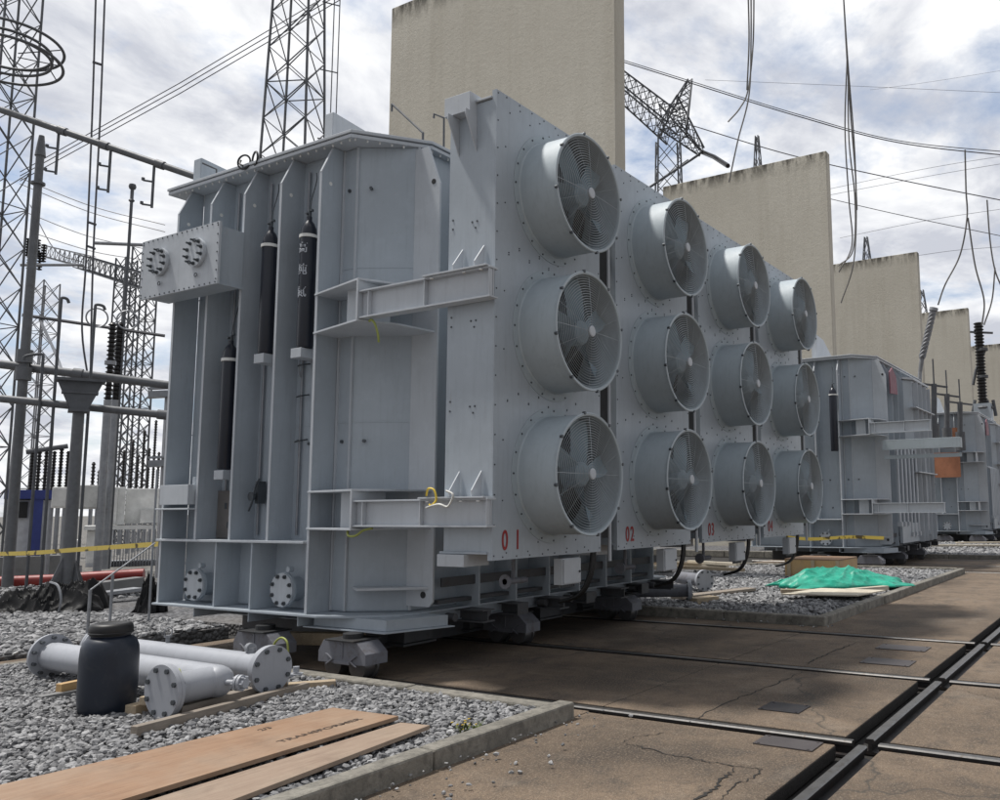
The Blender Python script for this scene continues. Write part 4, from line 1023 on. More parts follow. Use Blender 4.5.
# ================================================================== LEFT YARD
def lattice(name, cx_, cy_, w0, w1, z0, z1, n, r_, label, group=None, mat='lattice_steel', rot=0, cat='lattice tower', single=False):
    ca, sa = math.cos(rot), math.sin(rot)
    def pt(i, z):
        f_ = (z-z0)/(z1-z0); w = (w0+(w1-w0)*f_)/2; sx_, sy_ = [(-1, -1), (1, -1), (1, 1), (-1, 1)][i % 4]
        return Vector((cx_+(sx_*ca-sy_*sa)*w, cy_+(sx_*sa+sy_*ca)*w, z))
    if not single: T = thing(name, label, cat, (cx_, cy_, z0), group)
    allm = MB()
    for i in range(4):
        m = allm if single else MB(); m.bar(pt(i, z0), pt(i, z1), r_*1.6)
        if not single: m.build('leg', mat, T)
    m = allm if single else MB(); dz = (z1-z0)/n
    for k in range(n):
        za = z0+k*dz; zb = za+dz
        for i in range(4):
            m.bar(pt(i, za), pt(i+1, zb), r_*.8); m.bar(pt(i+1, za), pt(i, zb), r_*.8)
            if k % 3 == 0: m.bar(pt(i, za), pt(i+1, za), r_*.8)
    if single: return tag(m.build(name, mat), label, cat, group)
    m.build('bracing', mat, T); return T
# mast behind the tank
c = W(294, 140, 50); TW = lattice('lattice_mast', c[0], c[1], 3.5, 1.5, 0, 42, 20, .062, 'tall tapering lattice mast rising behind the nearest transformer', rot=R(26))
m = MB(); q = W(331, 100, 48.6); m.tube([(q[0], q[1], 14), (q[0], q[1], 40)], .03, 6); m.tube([(q[0]+.3, q[1]-.1, 14), (q[0]+.3, q[1]-.1, 40)], .03, 6)
for z in range(14, 40, 4): m.bar((q[0]-.5, q[1]+.4, z), (q[0]+.3, q[1]-.1, z), .05)
m.build('ladder', 'lattice_steel', TW)
# left big tower
c = W(-22, 420, 31); lattice('lattice_mast', c[0], c[1], 1.15, 1.05, 0, 26, 22, .032, 'near lattice mast cut by the left edge of the picture', rot=R(10))
c = W(36, 400, 62); lattice('lattice_mast', c[0], c[1], 1.5, 1.1, 0, 15.5, 15, .04, 'slim far lattice mast left of the two hooked pipes', mat='far_steel', rot=.3)
c = W(118, 400, 52); lattice('lattice_mast', c[0], c[1], .75, .7, 0, 15, 20, .04, 'dark lattice mast behind the tall black bushing', rot=.2)
c = W(137, 400, 55); lattice('lattice_mast', c[0], c[1], 1.0, .95, 0, 16.5, 20, .045, 'lattice mast just left of the transformer entry box', rot=.5)
# gantry beams
def truss(p, q, w, h, n, r_, name, label, mat='far_steel'):
    p = Vector(p); q = Vector(q); d = (q-p)/n; s = Vector((-d.y, d.x, 0)).normalized()*w/2; up = Vector((0, 0, h/2)); m = MB()
    cs = [s+up, s-up, -s-up, -s+up]
    for c_ in cs: m.bar(p+c_, q+c_, r_*1.4)
    for i in range(n):
        a = p+d*i; b2 = a+d
        for k in range(4): m.bar(a+cs[k], b2+cs[(k+1) % 4], r_); m.bar(a+cs[k], a+cs[(k+1) % 4], r_)
    return tag(m.build(name, mat), label, 'gantry beam')
truss(W(82, 262, 60), W(150, 283, 50), .9, .8, 12, .035, 'gantry_beam', 'lattice gantry beam sloping down to the entry box', 'lattice_steel')
truss(W(40, 250, 75), W(88, 262, 62), .8, .8, 10, .03, 'gantry_beam', 'faint lattice gantry beam joining the far masts')
m = MB(); m.tube([W(20, 265, 56), W(84, 265, 56)], .08, 8); tag(m.build('bus_tube', 'galv'), 'short dull bus tube above the left hooked pipe', 'bus tube')
m = MB(); m.tube([W(94, 243, 50), W(144, 245, 50)], .09, 8); tag(m.build('bus_tube', 'galv'), 'short bus tube ending at the far lattice masts', 'bus tube')
# tubular bus and columns
def bus(p, q, r_, label, hooks=(), knuck=()):
    p = Vector(p); q = Vector(q); T = thing('bus_tube', label, 'bus tube', p.lerp(q, .5), 'big grey bus tubes')
    m = MB(); m.tube([p, q], r_, 14); m.build('tube', 'bus_steel', T, smooth=50)
    for f_ in knuck: m = MB(); a = p.lerp(q, f_); d = (q-p).normalized(); m.tube([a-d*.10, a+d*.10], r_*1.3, 12); m.build('clamp', 'bus_steel', T, smooth=50)
    for f_ in hooks:
        a = p.lerp(q, f_); m = MB(); m.tube([a, a-Vector((0, 0, 1.05))], .030, 8); b2 = a-Vector((0, 0, 1.0)); s = Vector((-.75, .4, 0)).normalized()
        for h in (0, .55): m.tube([b2+Vector((0, 0, h)), b2+Vector((0, 0, h))+s*.20], .022, 6); m.tube([b2+Vector((0, 0, h))+s*.20, b2+Vector((0, 0, h+.06))+s*.20], .035, 6)
        m.build('hook', 'lattice_steel', T)
    return T
bus(W(-25, 101, 24), W(196, 177, 21), .075, 'upper tubular bus with hanging hooks, meeting the transformer cover', hooks=(.385, .62, .815), knuck=(.40, .59, .84))
bus(W(-25, 361, 24.5), W(175, 386, 23.5), .10, 'middle tubular bus crossing above the V-shaped bracket', knuck=(.5,))
bus(W(-25, 396, 23.5), W(165, 415, 22.5), .085, 'lower tubular bus crossing just below the V-shaped bracket', knuck=(.985,))
def column(px, pyb, pyt, D, r_, label, name='steel_column', mat='galv', cap=True, lean=0, r2=None):
    b_ = W(px, pyb, D); x, y = b_[0], b_[1]
    t2 = W(px+lean, pyt, D); 
    m = MB(); m.tube([(x, y, 0), (t2[0] if lean else x, t2[1] if lean else y, t2[2])], r_, 16, r2=r2)
    if cap: m.tube([(t2[0] if lean else x, t2[1] if lean else y, t2[2]), (t2[0] if lean else x, t2[1] if lean else y, t2[2]+.5)], r_, 12, r2=r_*.5)
    return m, (x, y, t2[2])
m, p = column(8, 575, 150, 24, .115, '', r2=.085); 
m.mi = 0
for f_ in (.48, .52): m.tube([(p[0], p[1], p[2]*f_-.15), (p[0], p[1], p[2]*f_+.15)], .165, 14)
m.tube([(p[0], p[1], p[2]*.93), (p[0], p[1], p[2]*.935)], .15, 14)
tag(m.build('steel_column', 'bus_steel', smooth=50), 'tall round steel column at the left edge carrying the bus tubes', 'column')
b_ = W(67, 583, 22.3); x, y = b_[0], b_[1]
VC = thing('bracket_column', 'round steel column topped by a wide V-shaped bracket above the black heap', 'column', (x, y, 0))
m = MB(); m.tube([(x, y, 0), (x, y, 3.9)], .135, 18, r2=.11); m.build('post', 'bus_steel', VC, smooth=50)
m = MB()
s = Vector((-.55, .83, 0)) ; n_ = Vector((.83, .55, 0)); B = Vector((x, y, 3.85)); 
s = Vector((-.9, .43, 0)).normalized(); n_ = Vector((.43, .9, 0))
def fr(a, h): return B+s*a+Vector((0, 0, h))
for k_ in (-.12, .12):
    o2 = n_*k_
    m.add([fr(-.16, 0)+o2, fr(.16, 0)+o2, fr(.42, .62)+o2, fr(-.42, .62)+o2, fr(-.16, 0)+o2+n_*.015, fr(.16, 0)+o2+n_*.015, fr(.42, .62)+o2+n_*.015, fr(-.42, .62)+o2+n_*.015], [(0,1,2,3),(7,6,5,4),(0,4,5,1),(1,5,6,2),(2,6,7,3),(3,7,4,0)])
m.bar(fr(-.46, .65), fr(.46, .65), .5, .06); m.bar(fr(-.34, .38), fr(.34, .38), .3, .05)
m.bar(fr(-.2, -.02), fr(.2, -.02), .5, .05)
m.build('bracket', 'lattice_steel', VC)
m = MB(); m.add([(x-.45, y-.1, 0), (x+.45, y+.1, 0), (x+.08, y, .8), (x-.08, y, .8), (x-.1, y+.35, 0), (x+.1, y-.35, 0)], [(0, 1, 2, 3), (4, 5, 2, 3)]); o = m.build('base_gusset', 'bus_steel', VC); o.modifiers.new('s', 'SOLIDIFY').thickness = .03
# slim poles and hooked pipes
def hooked(px0, pyt, pyb, D, dxp, label, r_=.033):
    a = W(px0, pyb, D); t2 = W(px0, pyt, D); e = W(px0+dxp, pyt+2, D); e2 = W(px0+dxp*1.15, pyt+6, D)
    m = MB(); m.tube([(a[0], a[1], 0), (a[0], a[1], t2[2]-.1)]+smoothed([(a[0], a[1], t2[2]-.08), (a[0]+(e[0]-a[0])*.12, a[1]+(e[1]-a[1])*.12, t2[2]), e, e2], 4), r_, 8)
    tag(m.build('hooked_pipe', 'lattice_steel', smooth=50), label, 'pipe', 'hook-topped pipes by the bus tubes')
hooked(54, 297, 400, 23, 13, 'taller hook-topped pipe, left of the pair above the bus tubes')
hooked(89, 304, 400, 23, 14, 'hook-topped pipe right of the pair, beside the black bushing')
hooked(40, 354, 400, 23, -14, 'short pipe with crossbar end left of the hook-topped pair')
m = MB(); a = W(114, 480, 30); t2 = W(116, 184, 30); m.tube([(a[0], a[1], 0), (a[0], a[1], t2[2])], .045, 8); m.lathe((a[0], a[1], t2[2]), (0, 0, 1), [(-.5, .05), (-.45, .09), (-.4, .05), (-.1, .05), (-.07, .09), (0, .11), (.07, .09), (.1, 0)], 16)
tag(m.build('lightning_rod', 'lattice_steel', smooth=50), 'slender vertical rod with a ball on top left of the entry box', 'rod')
def insulator(px, pyb, pyt, D, r_, label, name='insulator', mat='black_porcelain', group=None, n=None, rings=False, par=True):
    a = W(px, pyb, D); t2 = W(px, pyt, D); h = t2[2]-a[2]; n = n or max(6, int(h/.12))
    m = MB(); prof = [(0, 0), (0, r_*.6)]
    for i in range(n): z = h*(i+.1)/n; prof += [(z, r_*.6), (z+h/n*.25, r_), (z+h/n*.35, r_), (z+h/n*.6, r_*.62)]
    prof += [(h, r_*.5), (h, 0)]
    m.lathe(a, (0, 0, 1), prof, 14)
    m.mi = 1; m.tube([(a[0], a[1], 0), (a[0], a[1], a[2])], r_*.9, 10)
    if rings:
        m.torus((a[0]+.3, a[1]-.2, t2[2]+.1), (.4, .9, .1), .27, .022, 28, 6); m.torus((a[0]-.35, a[1]+.2, t2[2]+.1), (.4, .9, .1), .27, .022, 28, 6)
        m.tube([(a[0], a[1], a[2]+h*.45), (a[0], a[1], a[2]+h*.5)], r_*1.25, 12)
    return tag(m.build(name, [mat, 'galv'], smooth=35), label, 'insulator', group)
insulator(108, 400, 322, 29, .12, 'left one of two tall black bushings with grading rings', rings=True)
insulator(115, 400, 322, 30, .12, 'right one of two tall black bushings by the slender rod')
for i, px in enumerate((30, 37, 44, 52, 59, 66)):
    insulator(px, 490, 448+(i % 2)*3, 42, .09, ['leftmost', 'second', 'third', 'fourth', 'fifth', 'rightmost'][i]+' black post insulator in the row above the blue kiosk', group='row of post insulators')
m = MB(); m.tube([W(26, 452, 42), W(68, 446, 42)], .10, 8); tag(m.build('bus_tube', 'lattice_steel'), 'short bus tube across the row of post insulators', 'bus tube')
for i, (px, t_) in enumerate(((92, 462), (98, 470), (122, 450), (130, 440), (136, 455), (141, 430), (147, 448), (152, 420), (157, 452))):
    insulator(px, 490+(i % 2)*4, t_, 38+i, .075, 'thin dark insulator post, number %s from the left above the cabinets' % ['one', 'two', 'three', 'four', 'five', 'six', 'seven', 'eight', 'nine'][i], group='thin insulators above the cabinets')
# two pale vertical pipes near the mast
for i, px in enumerate((101, 108)):
    a = W(px, 540, 31); t2 = W(px, 418, 31); m = MB(); m.tube([(a[0], a[1], 0), (a[0], a[1], t2[2])], .085, 12); m.cyl((a[0], a[1], t2[2]), (0, 0, 1), .13, .1, 14)
    tag(m.build('steel_post', 'bus_steel', smooth=50), ['left', 'right'][i]+' one of two pale round posts right of the V-bracket column', 'post', 'pair of pale posts')
# dropper ladder wire
def wire(pts, r_, label, mat='wire', name='wire', group=None, n=10, cat='wire'):
    m = MB(); m.tube(smoothed(pts, n), r_, 5); return tag(m.build(name, mat, smooth=60), label, cat, group)
m = MB()
m.tube(smoothed([W(96, -10, 26), W(92, 120, 26), W(86, 260, 26), W(82, 330, 26), W(90, 390, 26)]), .025, 5); m.tube(smoothed([W(105, -10, 26), W(100, 120, 26), W(93, 260, 26), W(90, 400, 26)]), .025, 5)
for y_ in (62, 222, 246): m.bar(W(92.5-(y_-62)*.03, y_, 26), W(102-(y_-62)*.035, y_+3, 26), .05)
tag(m.build('dropper_wire', 'wire'), 'pair of vertical dropper wires with spacers, left sky', 'wire')
m = MB()
for k_, (a, b2) in enumerate((((20, 172), (340, -12)), ((20, 176), (340, -6)), ((20, 181), (340, 0)))):
    m.tube([W(a[0], a[1], 70), W(180, (a[1]+b2[1])/2+3, 62), W(b2[0], b2[1], 55)], .03, 5)
tag(m.build('line_conductor', 'wire'), 'triple conductor climbing diagonally to the right across the left sky', 'wire')
for i, (a, b2) in enumerate((((20, 178), (165, 225)), ((20, 184), (165, 232)), ((30, 232), (160, 262)), ((25, 212), (150, 250)))):
    wire([W(a[0], a[1], 60), W((a[0]+b2[0])/2, (a[1]+b2[1])/2+5, 58), W(b2[0], b2[1], 56)], .025, ['topmost', 'second', 'lowest', 'third'][i]+' of the thin wires sloping down toward the entry box', group='thin wires in the left sky')
wire([W(22, 315, 30), W(90, 325, 30), W(165, 336, 30)], .05, 'thick conductor crossing behind the hooked pipes')
wire([W(40, 320, 30), W(58, 360, 28), W(70, 400, 23)], .04, 'cable slanting down to the V-shaped bracket', 'galv')
wire([W(30, 205, 66), W(55, 250, 62), W(82, 262, 60)], .03, 'sagging jumper wire left of the far gantry')
# disc strings above the far mast
for i, (px, py) in enumerate(((28, 243), (34, 247), (38, 244), (44, 249), (30, 256), (40, 257))):
    m = MB(); a = W(px, py, 60); m.lathe((a[0], a[1], a[2]-.8), (0, 0, 1), [(j*.16+k_, r2_) for j in range(7) for k_, r2_ in ((0, .05), (.04, .15), (.08, .15), (.12, .06))], 10)
    tag(m.build('insulator_string', 'black_porcelain', smooth=35), ['leftmost upper', 'second upper', 'third upper', 'rightmost upper', 'lower left', 'lower right'][i]+' dark disc insulator above the slim far mast', 'insulator', 'disc insulators at the far mast')
# corona ring
c = Vector(W(4, 52, 25)); m = MB()
CRg = thing('corona_ring', 'large double corona ring high up at the left edge', 'corona ring', c)
for dz_, rr_ in ((.20, 1.22), (.08, 1.3), (-.08, 1.3), (-.2, 1.22)):
    mm_ = MB(); mm_.torus(c+Vector((0, 0, dz_)), (.02, .05, 1), rr_-(.32 if abs(dz_) < .1 else 0), .035, 64, 8); mm_.build('ring_tube', 'lattice_steel', CRg, smooth=60)
m = MB()
for q in range(8):
    a = 2*PI*q/8; d = Vector((math.cos(a), math.sin(a), 0)); m.bar(c+d*.3, c+d*1.2+Vector((0, 0, .2)), .02); m.bar(c+d*1.2+Vector((0, 0, -.2)), c+d*.98+Vector((0, 0, .08)), .02)
m.build('spoke', 'lattice_steel', CRg)
# kiosk, cabinets, small transformer, low wall, red pipe
def far_box(px0, px1, py0, py1, D, depth):       # front face across the view at distance D
    a = Vector(W(px0, py1, D)); b2 = Vector(W(px1, py1, D)); h0 = a.z; h1 = W(px0, py0, D)[2]; d = (b2-a); d.z = 0; n_ = Vector((-d.y, d.x, 0)).normalized()*depth
    if n_.dot(a) < 0: n_ = -n_
    return a, b2, n_, h0, h1
def face_box(m, px0, px1, py0, py1, D, depth, z0=None, z1=None, shift=0):
    a, b2, n_, h0, h1 = far_box(px0, px1, py0, py1, D, depth)
    if z0 is not None: h0 = z0
    nn_ = n_.normalized()*shift; a = a+nn_; b2 = b2+nn_
    pts = [(a.x, a.y), (b2.x, b2.y), (b2.x+n_.x, b2.y+n_.y), (a.x+n_.x, a.y+n_.y)]
    m.prism(pts, 'Z', h0, h1); return m
K = thing('kiosk', 'small kiosk with navy blue frame and white wall at the far left', 'kiosk', W(28, 560, 36)[:2]+(0,))
m = MB(); face_box(m, 6, 50, 500, 560, 36, 2.5, z0=0); m.build('wall', 'white_wall', K)
m = MB(); face_box(m, 4, 56, 490, 499, 36, 3.2, shift=-.4); face_box(m, 29, 39, 499, 560, 36, .3, z0=0, shift=-.35); m.build('frame', 'navy', K)
m = MB(); face_box(m, 11, 27, 502, 518, 36, .2, shift=-.1); m.build('window', 'black_rubber', K)
m = MB(); face_box(m, -20, 62, 558, 580, 28, .3, z0=0); tag(m.build('low_wall', 'plinth_concrete'), 'low grey concrete wall behind the black heap', 'wall')
def cabinet(px0, px1, py0, py1, D, label, mat='cream', legs=True):
    T = thing('control_cabinet', label, 'cabinet', W((px0+px1)/2, 570, D)[:2]+(0,), 'grey control cabinets')
    m = MB(); face_box(m, px0, px1, py0, py1, D, .8); m.build('housing', mat, T, bevel=.02)
    m = MB(); face_box(m, px0+(px1-px0)*.08, px1-(px1-px0)*.08, py0+2, py1-2, D, .02, shift=-.022); m.build('door', mat, T)
    m = MB(); face_box(m, px0+2, px1-2, py0, py1, D, .5, z0=0); 
    a, b2, n_, h0, h1 = far_box(px0, px1, py0, py1, D, .6); m = MB()
    for p_ in (a+n_*.2, b2+n_*.2): m.tube([(p_.x, p_.y, 0), (p_.x, p_.y, h0)], .05, 8)
    m.build('leg', 'galv', T)
cabinet(51, 66, 487, 508, 27, 'small pale cabinet just left of the V-bracket column', 'white_steel')
cabinet(74, 99, 485, 509, 29, 'grey cabinet right of the V-bracket column')
cabinet(71, 80, 540, 566, 26, 'small white cabinet low beside the V-bracket column', 'white_steel')
S = thing('station_transformer', 'small pale station transformer with finned radiator behind the barrier tape', 'transformer', W(125, 580, 34)[:2]+(0,))
m = MB(); face_box(m, 101, 116, 487, 525, 34, 1.2); face_box(m, 116, 124, 487, 525, 34, 1.6, shift=.2); face_box(m, 124, 165, 488, 524, 34, 1.4, shift=.5); m.build('upper_tank', 'white_steel', S, bevel=.02)
m = MB(); face_box(m, 84, 170, 526, 530, 34, 1.8, shift=-.2); face_box(m, 140, 160, 510, 523, 34, .5, shift=-.1); m.build('top_frame', 'white_steel', S)
m = MB(); face_box(m, 84, 100, 531, 582, 34, 1.2, z0=0); m.build('lower_tank', 'white_steel', S)
for i in range(19):
    px = 110+i*2.9; m = MB(); face_box(m, px, px+1.1, 532, 569, 34, .9, shift=-.3); m.build('radiator_fin', 'galv', S)
m = MB(); face_box(m, 106, 111, 530, 570, 34, 1.0, shift=-.35); face_box(m, 84, 170, 572, 585, 34, 1.5, z0=0); m.build('frame', 'white_wall', S)
# red pipe and beams
RP = MB(); RP.tube([W(-20, 583, 24.5), W(52, 580, 24.2)], .13, 14); RP.tube([W(52, 580, 24.2), W(78, 578, 24.1)], .13, 14); RP.tube([W(78, 578, 24.1), W(144, 574, 23.8)], .13, 14)
tag(RP.build('red_pipe', 'red_pipe', smooth=50), 'long dull red pipe lying behind the black heap', 'pipe')
beam('steel_beam', W(80, 590, 19), W(140, 582, 19.5), .3, .2, 'plinth_concrete', 'pale grey steel beam lying behind the handrail posts', 'beam', None)
beam('steel_beam', W(84, 596, 18), W(138, 589, 18.4), .3, .06, 'galv', 'flat lower steel beam just in front of the pale one', 'beam', None)
heap('black_tarp_heap', *W(50, 606, 17.2)[:2], 1.55, 1.1, .50, R(-40), 'tarp_black', 'crumpled black tarp heap at the foot of the V-bracket column', 'tarp', 9, .0)
wire([W(57, 618, 16.6), W(61, 600, 16.5), W(58, 586, 16.6), W(50, 582, 16.8)], .018, 'grey rope lying over the black tarp heap', 'galv', 'rope', cat='rope')
heap('black_hose_pile', *W(152, 584, 16.0)[:2], .35, .45, .55, R(0), 'tarp_black', 'dark bundled sheeting beside the left end of the tank', 'tarp', 12, .0)
HR = thing('handrail', 'thin steel handrail frame with slanting rod, behind the drum', 'handrail', W(98, 615, 13.2)[:2]+(0,))
a = W(88, 625, 13.0); b2 = W(110, 620, 14.2); t1 = W(91, 590, 13.0); t2 = W(112, 575, 14.2); e = W(155, 543, 14.2)
for p_, t_ in ((a, t1), (b2, t2)): m = MB(); m.tube([(p_[0], p_[1], 0), (p_[0], p_[1], t_[2])], .02, 8); m.build('post', 'galv', HR, smooth=50)
m = MB(); m.tube([(a[0], a[1], t1[2]), e], .011, 8); m.build('rod', 'galv', HR, smooth=50)
m = MB(); p_ = W(153, 545, 14.3); q_ = W(158, 470, 14.3); m.tube([(p_[0], p_[1], 0), (p_[0], p_[1], q_[2])], .016, 8); m.build('post', 'galv', HR, smooth=50)
# lamp head left of the tank
for i, py in enumerate((395, 464)):
    m = MB(); a = Vector(W(148, py, 25)); b2 = Vector(W(168, py-1, 25)); m.bar(a, b2, .35, .16); m.bar(a+Vector((0, 0, .16)), b2+Vector((0, 0, .16)), .2, .05); m.bar(b2-Vector((0, 0, .02)), Vector((b2.x, b2.y, 0)), .1)
    tag(m.build('floodlight', 'galv'), ['upper flat lamp head at the left edge of the tank', 'lower flat lamp head at the left edge of the tank'][i], 'lamp', 'flat lamp heads left of the tank')
# earth wire hoop by the second bogie
m = MB(); p = Vector(on(281, 650, 'X', 5.9)); m.tube(smoothed([p+Vector((0, .13, -.06)), p+Vector((0, .10, .06)), p+Vector((0, 0, .12)), p+Vector((0, -.09, .08)), p+Vector((0, -.11, -.04)), p+Vector((0, -.10, -.12))]), .011, 8)
tag(m.build('earth_wire', 'yellow_green', smooth=60), 'yellow-green earth wire hoop hanging beside the left bogie', 'cable')
m = MB(); p = Vector(on(296, 672, 'X', 5.55)); m.cyl(p-Vector((0, 0, .1)), (0, 0, 1), .05, .06, 14); m.cyl(p-Vector((0, 0, .04)), (0, 0, 1), .065, .03, 14); m.tube([p, p+Vector((0, 0, .05))], .03, 10)
tag(m.build('pipe_nipple', 'pipe_paint', smooth=40), 'small grey flanged fitting beside the big pipe flange', 'fitting')

# ================================================================== RIGHT SKY
def pylon(px, D, base_w, h_waist, h_top, arm, label, rot=R(35)):
    b_ = W(px, 150, D); T = thing('pylon', label, 'pylon', (b_[0], b_[1], 0)); x, y = b_[0], b_[1]
    m = MB()
    def pt(i, w, z): sx_, sy_ = [(-1, -1), (1, -1), (1, 1), (-1, 1)][i % 4]; return Vector((x+(sx_*math.cos(rot)-sy_*math.sin(rot))*w/2, y+(sx_*math.sin(rot)+sy_*math.cos(rot))*w/2, z))
    n = 14; w0, w1 = base_w, 2.6
    for k in range(n):
        wa = w0+(w1-w0)*k/n; wb = w0+(w1-w0)*(k+1)/n; za = h_waist*k/n; zb = h_waist*(k+1)/n
        for i in range(4): m.bar(pt(i, wa, za), pt(i, wb, zb), .15); m.bar(pt(i, wa, za), pt(i+1, wb, zb), .08); m.bar(pt(i+1, wa, za), pt(i, wb, zb), .08)
    m.build('body', 'lattice_steel', T)
    return T, x, y
T, x, y = pylon(668, 100, 4.5, 46, 56, 12, 'far pylon with wide cross arm between the first two firewalls')
def arm(T, p, q, w0, w1, n, name):
    p = Vector(p); q = Vector(q); m = MB(); d = (q-p); s = Vector((-d.y, d.x, 0)).normalized(); u = Vector((0, 0, 1)) if abs(d.normalized().z) < .8 else Vector((d.x, d.y, 0)).normalized()
    def pt(i, f_): w = (w0+(w1-w0)*f_)/2; sx_, sy_ = [(-1, -1), (1, -1), (1, 1), (-1, 1)][i % 4]; return p+d*f_+s*sx_*w+u*sy_*w
    for k in range(n):
        for i in range(4): m.bar(pt(i, k/n), pt(i, (k+1)/n), .15); m.bar(pt(i, k/n), pt(i+1, (k+1)/n), .08); m.bar(pt(i+1, k/n), pt(i, (k+1)/n), .07)
    m.build(name, 'lattice_steel', T)
arm(T, W(672, 132, 100), W(690, 80, 100), 3.4, .5, 7, 'peak'); arm(T, W(672, 128, 100), W(590, 60, 96), 3.0, 2.0, 12, 'cross_arm'); arm(T, W(668, 112, 100), W(702, 152, 104), 3.2, .8, 6, 'cross_arm')
m = MB(); m.tube([W(702, 152, 104), W(714, 157, 100), W(728, 166, 96)], .28, 6); m.build('insulator_string', 'black_porcelain', T)
m = MB(); m.tube([W(700, 154, 104), W(650, 187, 100), W(630, 200, 98)], .16, 5); m.tube([W(688, 160, 104), W(646, 190, 100)], .12, 5); m.build('jumper', 'lattice_steel', T)
for i, (px, py, D, L) in enumerate(((757, 136, 110, 26), (866, 237, 120, 16), (922, 290, 130, 14))):
    a = W(px, py, D)
    PT = lattice('pylon', a[0], a[1], 3.0, .35, a[2]-L, a[2], 9, .075, ['slim lattice peak showing over the second firewall', 'slim lattice peak showing over the third firewall', 'slim lattice peak showing over the fourth firewall'][i], 'far lattice peaks over the firewalls', cat='pylon')
    for s_ in (-1.5, 1.5):          # the legs go on down behind the walls
        for t_ in (-1.5, 1.5): m = MB(); m.bar((a[0]+s_, a[1]+t_, 0), (a[0]+s_, a[1]+t_, a[2]-L), .2); m.build('lower_leg', 'lattice_steel', PT)
wr = [([(610, 58), (690, 83), (800, 117), (900, 143), (1030, 158)], .028, 45, 'thick double wire sloping from the first firewall to the right edge'),
      ([(610, 56), (690, 81), (800, 115), (900, 141), (1030, 154)], .022, 45, 'upper twin of the thick wire sloping to the right edge'),
      ([(690, 125), (790, 155), (900, 180), (1030, 206)], .028, 45, 'second wire, crossing in front of the second firewall top'),
      ([(822, 197), (900, 215), (1030, 242)], .022, 50, 'third sloping wire, below the second one at right'),
      ([(705, 80), (850, 86), (1030, 94)], .012, 60, 'faint nearly level wire high in the right sky'),
      ([(825, 190), (930, 168), (1030, 152)], .014, 60, 'pale wire rising toward the right edge, upper'),
      ([(825, 196), (930, 176), (1030, 159)], .014, 60, 'pale wire rising toward the right edge, just below its twin'),
      ([(840, 238), (930, 220), (1030, 205)], .014, 60, 'pale wire rising above the third firewall'),
      ([(915, 256), (960, 250), (1030, 245)], .014, 60, 'short pale wire right of the third firewall'),
      ([(870, 90), (930, 82), (1030, 66)], .010, 70, 'very faint wire at the top right')]
for pts, r_, D, lab in wr: wire([W(a_, b2, D) for a_, b2 in pts], r_, lab, group='power lines in the right sky')
def hanging(paths, D, label, r_=.03):
    m = MB()
    for p_ in paths: m.tube(smoothed([W(a_, b2, D+c_) for a_, b2, c_ in p_], 8), r_, 6)
    return tag(m.build('hanging_cable', 'hanging_cable', smooth=60), label, 'cable', 'loose cables hanging in the right sky')
hanging([[(751, -12, 0), (751, 40, 0), (749, 95, 0), (738, 140, 0), (729, 182, 0)], [(754, -12, .2), (753, 45, .2), (748, 90, .2), (740, 108, .2), (728, 122, .2)], [(748, -12, .1), (749, 40, .1), (747, 90, .1)]], 22, 'loose cable bundle hanging above the second firewall', .022)
hanging([[(843, -12, 0), (847, 60, 0), (851, 120, 0), (856, 190, 0), (854, 260, 0), (841, 303, 0)], [(847, 60, .2), (845, 130, .2), (849, 200, .2), (852, 245, .2), (839, 272, .2)], [(848, 66, .1), (849, 140, .1), (855, 200, .1), (853, 250, .1), (838, 266, .1)], [(843, -12, .1), (848, 64, .1), (854, 140, .1), (857, 210, .1)]], 24, 'long frayed cable bundle hanging in front of the third firewall', .020)
hanging([[(965, 150, 0), (966, 190, 0), (967, 218, 0), (960, 255, 0), (945, 285, 0), (938, 305, 0)], [(968, 218, 0), (975, 265, 0), (984, 300, 0), (982, 325, 0)]], 40, 'forked jumper cable reaching down to the slanting braided cable', .035)
hanging([[(987, 200, 0), (990, 240, 0), (995, 270, 0), (1003, 290, 0)], [(995, 268, 0), (992, 300, 0), (984, 325, 0)]], 44, 'jumper cable at the right edge above the black bushing', .035)
# braided cable into the second transformer
m = MB(); a = Vector(W(934, 308, 40)); b2 = Vector(W(922, 358, 40))
m.tube([a, a.lerp(b2, .06)], .19, 14); m.mi = 1
s_ = (b2-a).normalized(); u = s_.cross(Vector((1, 0, 0))).normalized(); w = s_.cross(u)
for k_ in range(4):
    m.tube([a.lerp(b2, .05+.95*i/40)+(u*math.cos(i*.45+k_*PI/2)+w*math.sin(i*.45+k_*PI/2))*.085 for i in range(41)], .075, 6)
m.tube([b2, W(920, 372, 40)], .10, 10, r2=.09)
m.mi = 0; m.tube([W(920, 372, 40), W(919, 400, 40)], .09, 10)
tag(m.build('braided_bushing', ['galv', 'far_steel'], smooth=50), 'slanting grey braided bushing in front of the fourth firewall', 'bushing')
BB = thing('black_bushing', 'tall black bushing with crossbar at the right edge', 'bushing', W(984, 404, 58))
m = MB(); a = Vector(W(983, 404, 58)); t_ = Vector(W(982, 322, 58)); h = t_.z-a.z
m.lathe(a, (0, 0, 1), [(0, 0), (0, .3)]+[(h*(i+.2)/26+dd, rr_) for i in range(26) for dd, rr_ in ((0, .22), (.05, .30), (.09, .30), (.13, .22))]+[(h, 0)], 18); m.build('porcelain', 'black_porcelain', BB, smooth=35)
m = MB(); m.bar(W(970, 332, 58), W(993, 333, 58), .12); m.tube([W(985, 350, 58), W(976, 370, 58), W(973, 385, 58)], .09, 8)
for f_ in (.33, .66): m.tube([a.lerp(t_, f_)-Vector((0, 0, .08)), a.lerp(t_, f_)+Vector((0, 0, .08))], .33, 16)
